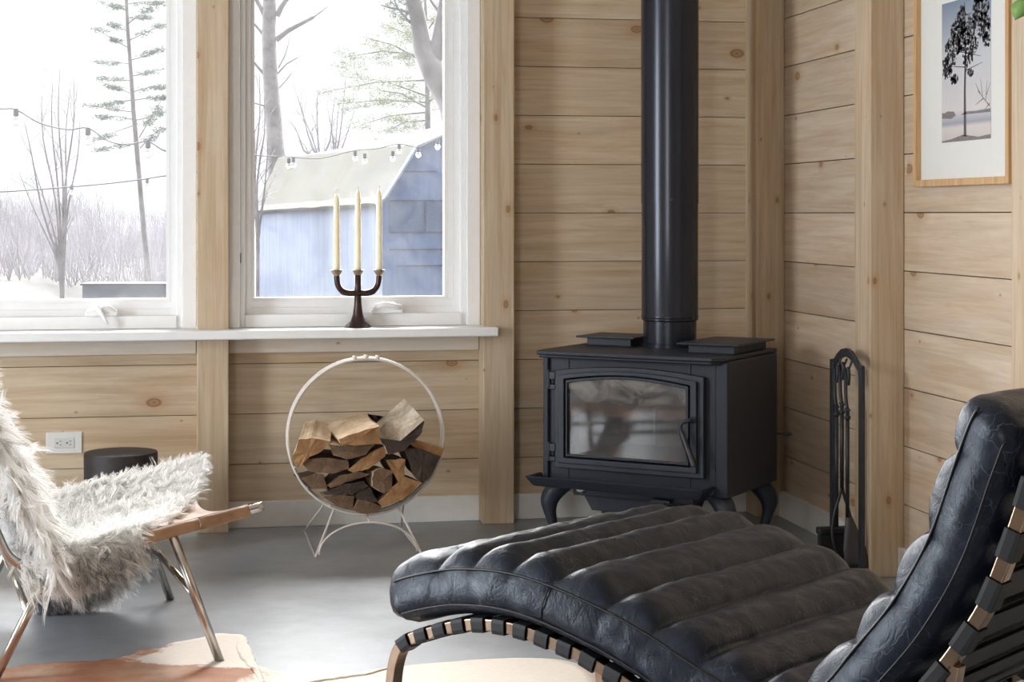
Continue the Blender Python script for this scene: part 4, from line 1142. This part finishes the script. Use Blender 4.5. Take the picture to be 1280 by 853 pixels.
m_barkt = simple('pale winter bark', osrgb(140,134,132), .9, nscale=3, var=.25)
m_barkd = simple('grey brown bark', osrgb(140,132,134), .9, nscale=3, var=.3)
def branch(b, p, d, L, r, depth, R, droop=0, nb=3, spread=.6):
    pts = [p]; rs = [r]; q = p.copy(); dd = d.normalized(); ns = 5
    for k in range(ns):
        dd = (dd+Vector((R.gauss(0,.12), R.gauss(0,.12), R.gauss(0,.10)-droop*.05))).normalized()
        q = q+dd*L/ns; pts.append(q.copy()); rs.append(r*(1-.62*(k+1)/ns))
    b.tube(pts, rs, 5 if depth < 2 else 3, cap=False)
    if depth >= 3: return
    for k in range(nb+(1 if depth == 0 else 0)):
        i = R.randint(1, ns); o = Vector((R.gauss(0,1), R.gauss(0,1), R.gauss(0,.6))).normalized()
        nd = (dd*(1-spread)+o*spread+Vector((0,0,.15))).normalized()
        branch(b, pts[i], nd, L*R.uniform(.42,.68), rs[i]*.62, depth+1, R, droop, nb, spread)
def GP(px, d, z=GZ): return W((px-640)/F*d, d, z)
def PXY(px, py, d): return W((px-640)/F*d, d, 1.1-(py-268)/F*d)
# thin pine in the left window
def needles(b, c, rl, rz, n, R, sz):
    for _ in range(n):
        u = Vector((R.gauss(0,1), R.gauss(0,1), R.gauss(0,1))); u.normalize(); r = R.random()**.5
        q = c+Vector((u.x*rl*r, u.y*rl*r, u.z*rz*r)); a = Vector((R.gauss(0,1), R.gauss(0,1), R.gauss(0,.5))).normalized()*sz*R.uniform(.6,1.4); s = a.cross(Vector((R.gauss(0,1),R.gauss(0,1),R.gauss(0,1)))).normalized()*sz*.16
        b.add([q-s, q+s, q+a], [(0,1,2)])
m_needle = simple('grey green needles', osrgb(136,144,134), .9, nscale=2, var=.25)
R = random.Random(21); D = 46
t = thing('pine_tree', 'slender pine with sparse layered branches in the left window', 'tree', GP(190, D))
tr_pts = [PXY(x, y, D) for x, y in ((188,400),(184,330),(180,290),(174,220),(167,140),(164,95),(160,40),(158,0),(155,-60),(153,-110))]
tr_pts[0].z = GZ
b = MB(); b.tube(tr_pts, [.10,.085,.08,.07,.062,.055,.05,.045,.03,.01], 8); b.build('trunk', m_barkt, t, smooth=True)
b = MB(); nb = MB()
for (x0, y0, x1, y1) in ((160,30,190,8),(160,40,136,28),(162,60,120,35),(163,75,200,62),(163,80,118,78),(164,95,208,85),(165,100,120,98),(165,115,205,108),(166,125,125,132),(167,118,118,100),(168,140,104,130),(169,150,122,146),(170,150,206,140),(172,155,112,178),(174,172,205,120),(175,185,205,158),(176,178,120,188),(168,125,208,122),(162,50,205,30),(158,12,128,3),(158,5,204,4),(160,22,190,22)):
    a = PXY(x0, y0, D); c = PXY(x1, y1, D+R.uniform(-.6,.6)); m = a.lerp(c, .5)+Vector((0,0,R.uniform(-.04,.06)))
    b.tube([a, m, c], [.018, .012, .005], 4, cap=False)
    for k in range(7): q = a.lerp(c, R.uniform(.3, 1)); needles(nb, q, .20, .07, 40, R, .09)
b.build('branches', m_barkt, t, smooth=True); nb.build('needles', m_needle, t, fix=False)
# bare multi-stemmed tree, left window
def bare(px, d, label, tops, r, base_py, seed, name='bare_tree', extra=1, nbr=2):
    R = random.Random(seed); t = thing(name, label, 'tree', GP(px, d))
    b = MB(); base = GP(px, d)
    for (tx, ty) in tops:
        tp = PXY(tx, ty, d+R.uniform(-.5,.5)); st = PXY(px+(tx-px)*.08, base_py, d)
        pts = spline([base, st, st.lerp(tp, .4)+Vector((R.uniform(-.1,.1),0,.0)), st.lerp(tp, .75)+Vector((R.uniform(-.08,.08),0,0)), tp], 3)
        rs = [r*(1-.9*k/(len(pts)-1)) for k in range(len(pts))]
        b.tube(pts, rs, 6, cap=False)
        for _ in range(7*extra):
            i = R.randint(4, len(pts)-2); dd = (tp-st).normalized()
            branch(b, pts[i], (dd+Vector((R.gauss(0,.6), R.gauss(0,.5), R.gauss(0,.2)))).normalized(), (tp-st).length*R.uniform(.12,.28), rs[i]*.5, 2-(nbr > 2), R, nb=nbr)
    b.build('trunk', m_barkd, t, smooth=True)
bare(78, 42, 'bare multi stemmed tree fanning up in the left window', [(30,150),(52,120),(66,100),(75,85),(88,112),(92,95),(40,200),(24,215),(100,150)], .05, 335, 31)
bare(145, 56, 'faint thin bare sapling left of the slender pine', [(120,240),(140,250),(165,262)], .03, 352, 32)
bare(8, 60, 'bare sapling at the left edge of the left window', [(-5,190),(10,230),(20,260)], .03, 350, 38)
# big trunk and companions, right window
D = 80; R = random.Random(5)
t = thing('shade_tree', 'thick bare tree trunk rising behind the barn, left in the right window', 'tree', GP(350, D))
b = MB(); tp = [PXY(x, y, D) for x, y in ((352,380),(350,300),(346,205),(342,150),(338,100),(336,50),(337,0),(338,-60),(340,-120))]; tp[0].z = GZ
b.tube(tp, [.56,.52,.44,.40,.36,.33,.31,.28,.2], 14); b.build('trunk', m_barkt, t, smooth=True)
b = MB()
for (pts, r) in (([(345,50),(360,38),(375,30),(392,21)], .085), ([(346,20),(352,8),(362,-6)], .09), ([(334,25),(326,10),(318,-5)], .08), ([(334,50),(325,38),(318,30)], .05), ([(336,100),(326,88),(316,76)], .05), ([(340,135),(326,131),(316,128)], .03), ([(347,92),(358,80),(372,72)], .025), ([(348,85),(356,70),(360,57)], .02), ([(349,110),(358,100),(364,92)], .018)):
    r *= 1.6; q = [PXY(x, y, D) for x, y in pts]; b.tube(q, [r*(1-.5*k/len(q)) for k in range(len(q))], 7, cap=False)
    branch(b, q[-1], (q[-1]-q[-2]).normalized(), .9, r*.4, 2, R)
b.build('branches', m_barkt, t, smooth=True)
bare(322, 47, 'thin twisted bare tree at the left edge of the right window', [(318,60),(324,90),(330,120),(335,170),(316,140)], .055, 300, 41)
bare(400, 62, 'slim bare tree rising behind the barn roof', [(366,105),(376,125),(420,118),(360,148),(398,110)], .055, 215, 33, nbr=3)
bare(418, 66, 'bare young tree with forked top beside the evergreen', [(408,130),(425,118),(432,96),(445,130)], .05, 215, 36, nbr=3)
# evergreen crown behind the barn
D = 58; R = random.Random(8)
t = thing('evergreen_tree', 'loose leafy evergreen spreading behind the barn roof', 'tree', GP(530, D))
b = MB(); b.tube([GP(535, D), PXY(535, 170, D), PXY(534, 90, D), PXY(532, 20, D), PXY(530, -60, D)], [.13,.10,.08,.06,.03], 8)
limbs = [(534,70,424,72),(534,135,470,112),(534,120,425,95),(535,140,440,160),(535,150,480,165),(534,80,450,45),(534,60,480,30),(534,100,405,115),(534,128,420,130),(533,60,500,20),(534,100,560,60),(534,130,570,110),(533,40,560,10)]
nb = MB()
for (x0, y0, x1, y1) in limbs:
    a = PXY(x0, y0, D); c = PXY(x1, y1, D+R.uniform(-1,1)); m = a.lerp(c, .5)+Vector((0,0,R.uniform(.0,.2))); b.tube([a, m, c], [.04,.025,.008], 5, cap=False)
    for k in range(11):
        q = a.lerp(c, R.uniform(.2, 1.0))+Vector((R.gauss(0,.12), R.gauss(0,.3), R.gauss(0,.16))); needles(nb, q, .36, .15, 75, R, .10)
b.build('trunk', m_barkt, t, smooth=True); nb.build('foliage', simple('pale olive foliage', osrgb(166,170,146), .9, nscale=2, var=.25), t, fix=False)
# large drooping limb, top right of right window
D = 24; R = random.Random(12)
t = thing('overhanging_tree', 'massive forked tree limb at the upper right of the right window', 'tree', GP(580, D))
b = MB(); b.tube([GP(582, D), PXY(580, 200, D), PXY(566, 130, D), PXY(546, 95, D), PXY(528, 60, D), PXY(522, 20, D), PXY(512, -20, D), PXY(505, -70, D)], [.22,.2,.2,.19,.14,.11,.10,.07], 12)
b.tube([PXY(540, 90, D), PXY(548, 50, D), PXY(556, 0, D), PXY(560, -60, D)], [.15,.10,.08,.06], 10)
for (x0, y0, x1, y1) in ((522,20,482,0),(524,35,495,22),(516,5,490,-12),(553,20,540,-5)):
    branch(b, PXY(x0, y0, D), (PXY(x1, y1, D)-PXY(x0, y0, D)).normalized(), .55, .03, 1, R, nb=3)
b.build('trunk', m_barkt, t, smooth=True)
nb = MB()
for (x, y) in ((488,8),(495,18),(500,2),(492,-5),(505,25)): needles(nb, PXY(x, y, D), .12, .10, 50, R, .06)
nb.build('leaves', m_needle, t, fix=False)

# barn
D = 40
bd = Vector((-.324, .946)); bg_ = Vector((.946, .324)); c0 = Vector((-3.006, 40))
def BN(s_, g_, z):      # s_ along the side (away), g_ along the gable
    p = c0+bd*s_+bg_*g_; return W(p.x, p.y, z)
BL_ = 16.0; BW = 4.4
def bz(near, far, s_): return near+(far-near)*s_/BL_
m_side = NT('pale weathered blue boards'); v_ = m_side.coord((1,1,.12)); m_side.set(Base_Color=m_side.ramp(m_side.noise(v_, 5, 6, .7), [(.3, osrgb(100,114,138)), (.7, osrgb(128,139,160))]), Roughness=.9); m_side = m_side.m  # side greyer than the gable: sunlit tone put into the colour
m_gab = NT('blue barn boards'); v_ = m_gab.coord((1,1,.15)); m_gab.set(Base_Color=m_gab.ramp(m_gab.noise(v_, 4, 6, .7), [(.3, osrgb(100,128,176)), (.7, osrgb(128,154,200))]), Roughness=.9); m_gab = m_gab.m
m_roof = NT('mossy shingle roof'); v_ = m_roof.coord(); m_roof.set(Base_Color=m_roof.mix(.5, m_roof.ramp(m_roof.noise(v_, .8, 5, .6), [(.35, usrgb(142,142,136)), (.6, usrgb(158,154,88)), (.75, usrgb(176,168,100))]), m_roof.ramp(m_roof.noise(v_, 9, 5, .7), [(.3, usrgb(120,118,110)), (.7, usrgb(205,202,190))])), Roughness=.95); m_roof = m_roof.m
t = thing('barn', 'weathered blue barn with mossy gambrel roof outside the right window', 'barn', BN(BL_/2, BW/2, GZ))
prof = [(0, 1.50, 1.34), (.77, 2.70, 2.88), (2.2, 3.32, 3.06), (BW-.77, 2.70, 2.88), (BW, 1.50, 1.34)]
b = MB(); b.add([BN(0,0,GZ), BN(BL_,0,GZ), BN(BL_,0,1.34), BN(0,0,1.50)], [(0,1,2,3)]); b.add([BN(0,BW,GZ), BN(BL_,BW,GZ), BN(BL_,BW,1.34), BN(0,BW,1.50)], [(0,1,2,3)]); b.build('side_wall', m_side, t, fix=False)
for s_, zi in ((0, 1), (BL_, 2)):
    b = MB(); b.add([BN(s_, 0, GZ), BN(s_, BW, GZ)]+[BN(s_, p[0], p[zi]-.02) for p in reversed(prof)], [tuple(range(7))]); b.build('gable_wall', m_gab, t, fix=False)
b = MB(); rp = [(-.22, 1.36, 1.2)]+[(p[0], p[1]+.03, p[2]+.03) for p in prof]+[(BW+.22, 1.36, 1.2)]
NSG = 24; vs = []
for i in range(NSG+1):
    s_ = -.22+(BL_+.4)*i/NSG
    for (g_, zn, zf) in rp: vs.append(BN(s_, g_, bz(zn, zf, s_)+.03*noise.noise(Vector((s_*.7, g_, 3)))))
m_ = len(rp); b.add(vs, [(i*m_+k, i*m_+k+1, (i+1)*m_+k+1, (i+1)*m_+k) for i in range(NSG) for k in range(m_-1)])
o = b.build('roof', m_roof, t); md = o.modifiers.new('s', 'SOLIDIFY'); md.thickness = .08
b = MB(); m_rake = simple('pale rake board', osrgb(190,200,216), .8)
for k in range(len(rp)-1):
    a, c = rp[k], rp[k+1]; b.tube([BN(-.25, a[0], a[1]-.03), BN(-.25, c[0], c[1]-.03)], .055, 4)
b.build('rake_board', m_rake, t)
m_line = simple('dark blue board joint', osrgb(66,84,116), .9); m_door = simple('barn door blue', osrgb(98,122,160), .9, var=.15)  # trim lines are a darker blue than the door
b = MB(); b.add([BN(-.03, .16, .70), BN(-.03, 1.6, .70), BN(-.03, 1.6, 1.40), BN(-.03, .16, 1.40)], [(0,1,2,3)])
o = b.build('loft_door', m_door, t, fix=False); md = o.modifiers.new('s', 'SOLIDIFY'); md.thickness = .05
b = MB()
for (g0, g1, z_) in ((.15,1.6,.68),(.15,1.6,1.42),(.5,1.3,2.1),(.15,1.6,.28),(.3,1.6,-.1)): b.tube([BN(-.06, g0, z_), BN(-.06, g1, z_)], .018, 4)
b.tube([BN(-.06, 1.02, .7), BN(-.06, 1.02, 1.42)], .02, 4)
b.build('door_trim', m_line, t)

# string lights
m_wire = simple('string light cable', osrgb(96,96,100), .7); m_sock = simple('lamp socket', osrgb(90,92,98), .6)
m_bulb = NT('clear bulb glass'); m_bulb.set(Base_Color=(.95,.95,.95,1), Roughness=.1); m_bulb.b.inputs['Transmission Weight'].default_value = .6; m_bulb = m_bulb.m
def lights_string(label, pts, bulbs, D, sz, r):
    t = thing('string_light', label, 'string lights', PXY(*pts[0], D), 'string lights outside the windows')
    b = MB(); b.tube([PXY(x, y, D) for x, y in [tuple(q)[:2] for q in spline([(x, y, 0) for x, y in pts], 4)]], r, 5); b.build('cable', m_wire, t, smooth=True)
    for (x, y) in bulbs:
        p = PXY(x, y, D); b = MB(); b.lathe([(sz*.30,0),(sz*.32,-sz*.7),(sz*.24,-sz*.8)], p, 10); so_ = b.build('socket', m_sock, t)
        b = MB(); b.lathe([(sz*.2,-sz*.78),(sz*.42,-sz*1.1),(sz*.45,-sz*1.4),(sz*.3,-sz*1.75),(.0,-sz*1.9)], p, 12); b.build('bulb', m_bulb, so_, smooth=True)
    return t
lights_string('string of clear bulbs drooping across the upper left window view', [(-60,132),(0,136),(20,137),(50,154),(85,162),(110,160),(135,176),(160,181),(185,177),(210,190),(260,196)], [(20,136),(110,160),(185,176)], 14, .075, .006)
lights_string('thin lower cable of lights crossing the left window view', [(-60,242),(0,240),(60,236),(130,230),(180,224),(205,220),(260,214)], [(90,232),(184,224)], 16, .05, .007)
SL3 = lights_string('string of bulbs hanging in front of the barn roof', [(262,184),(318,194),(361,196),(400,198),(444,188),(470,186),(499,180),(523,184),(547,173),(586,163)], [(361,198),(367,197),(444,189),(456,192),(491,189),(499,180),(523,184),(547,174)], 20, .07, .006)
for x_, y_ in ((262, 184), (586, 163)):
    p = PXY(x_, y_, 20); b = MB(); b.tube([Vector((p.x, p.y, GZ)), p+Vector((0,0,.05))], .03, 8); b.build('pole', m_sock, SL3)
# dark planter box low in the left window
D = 30; a = PXY(103, 374, D); 
t = thing('storage_box', 'long low dark box standing in the field, bottom of the left window', 'box', PXY(160, 400, D)-Vector((0, 0, PXY(160, 400, D).z-GZ)))
b = MB(); m_dk = simple('dark blue grey boards', osrgb(84,94,112), .8, var=.15)
zt = PXY(103, 357, D).z; x0 = (103-640)/F*D; x1 = (216-640)/F*D
vs = [W(x0, D, GZ), W(x1, D, GZ), W(x1, D+.6, GZ), W(x0, D+.6, GZ), W(x0, D, zt), W(x1, D, zt), W(x1, D+.6, zt), W(x0, D+.6, zt)]
b.add(vs, [(0,1,5,4),(1,2,6,5),(2,3,7,6),(3,0,4,7),(0,3,2,1)]); b.build('box_side', m_dk, t)
b = MB(); b.add([W(x0-.03, D-.03, zt), W(x1+.03, D-.03, zt), W(x1+.03, D+.63, zt), W(x0-.03, D+.63, zt), W(x0-.03, D-.03, zt+.035), W(x1+.03, D-.03, zt+.035), W(x1+.03, D+.63, zt+.035), W(x0-.03, D+.63, zt+.035)], [(0,1,5,4),(1,2,6,5),(2,3,7,6),(3,0,4,7),(4,5,6,7)]); b.build('lid', simple('dark lid', osrgb(66,72,88), .8), t)
# winter brush in the field: nobody could count it
R = random.Random(77); b = MB()
for _ in range(700):
    d = R.uniform(44, 76); px = R.uniform(-40, 235); c = GP(px, d, gz((px-640)/F*d, d))
    for k in range(5):
        h = R.uniform(.6, 2.1)*(1.3 if px < 120 else 1.0); tip = c+Vector((R.gauss(0,.4), R.gauss(0,.4), h)); m = c.lerp(tip, .5)+Vector((R.gauss(0,.1), 0, 0))
        s = W(.010, 0, 0); b.add([c-s, c+s, m+s*.7, m-s*.7, tip], [(0,1,2,3), (3,2,4)])
        for j in range(3):
            q = c.lerp(tip, R.uniform(.3,.9)); e_ = q+Vector((R.gauss(0,.25), 0, R.uniform(.05,.4))); s2 = W(.006, 0, 0); b.add([q-s2, q+s2, e_], [(0,1,2)])
tag(b.build('brush', simple('dry brush', osrgb(182,177,178), 1, nscale=1, var=.25), fix=False), 'dry pale winter brush covering the field outside the left window', 'brush', kind='stuff')
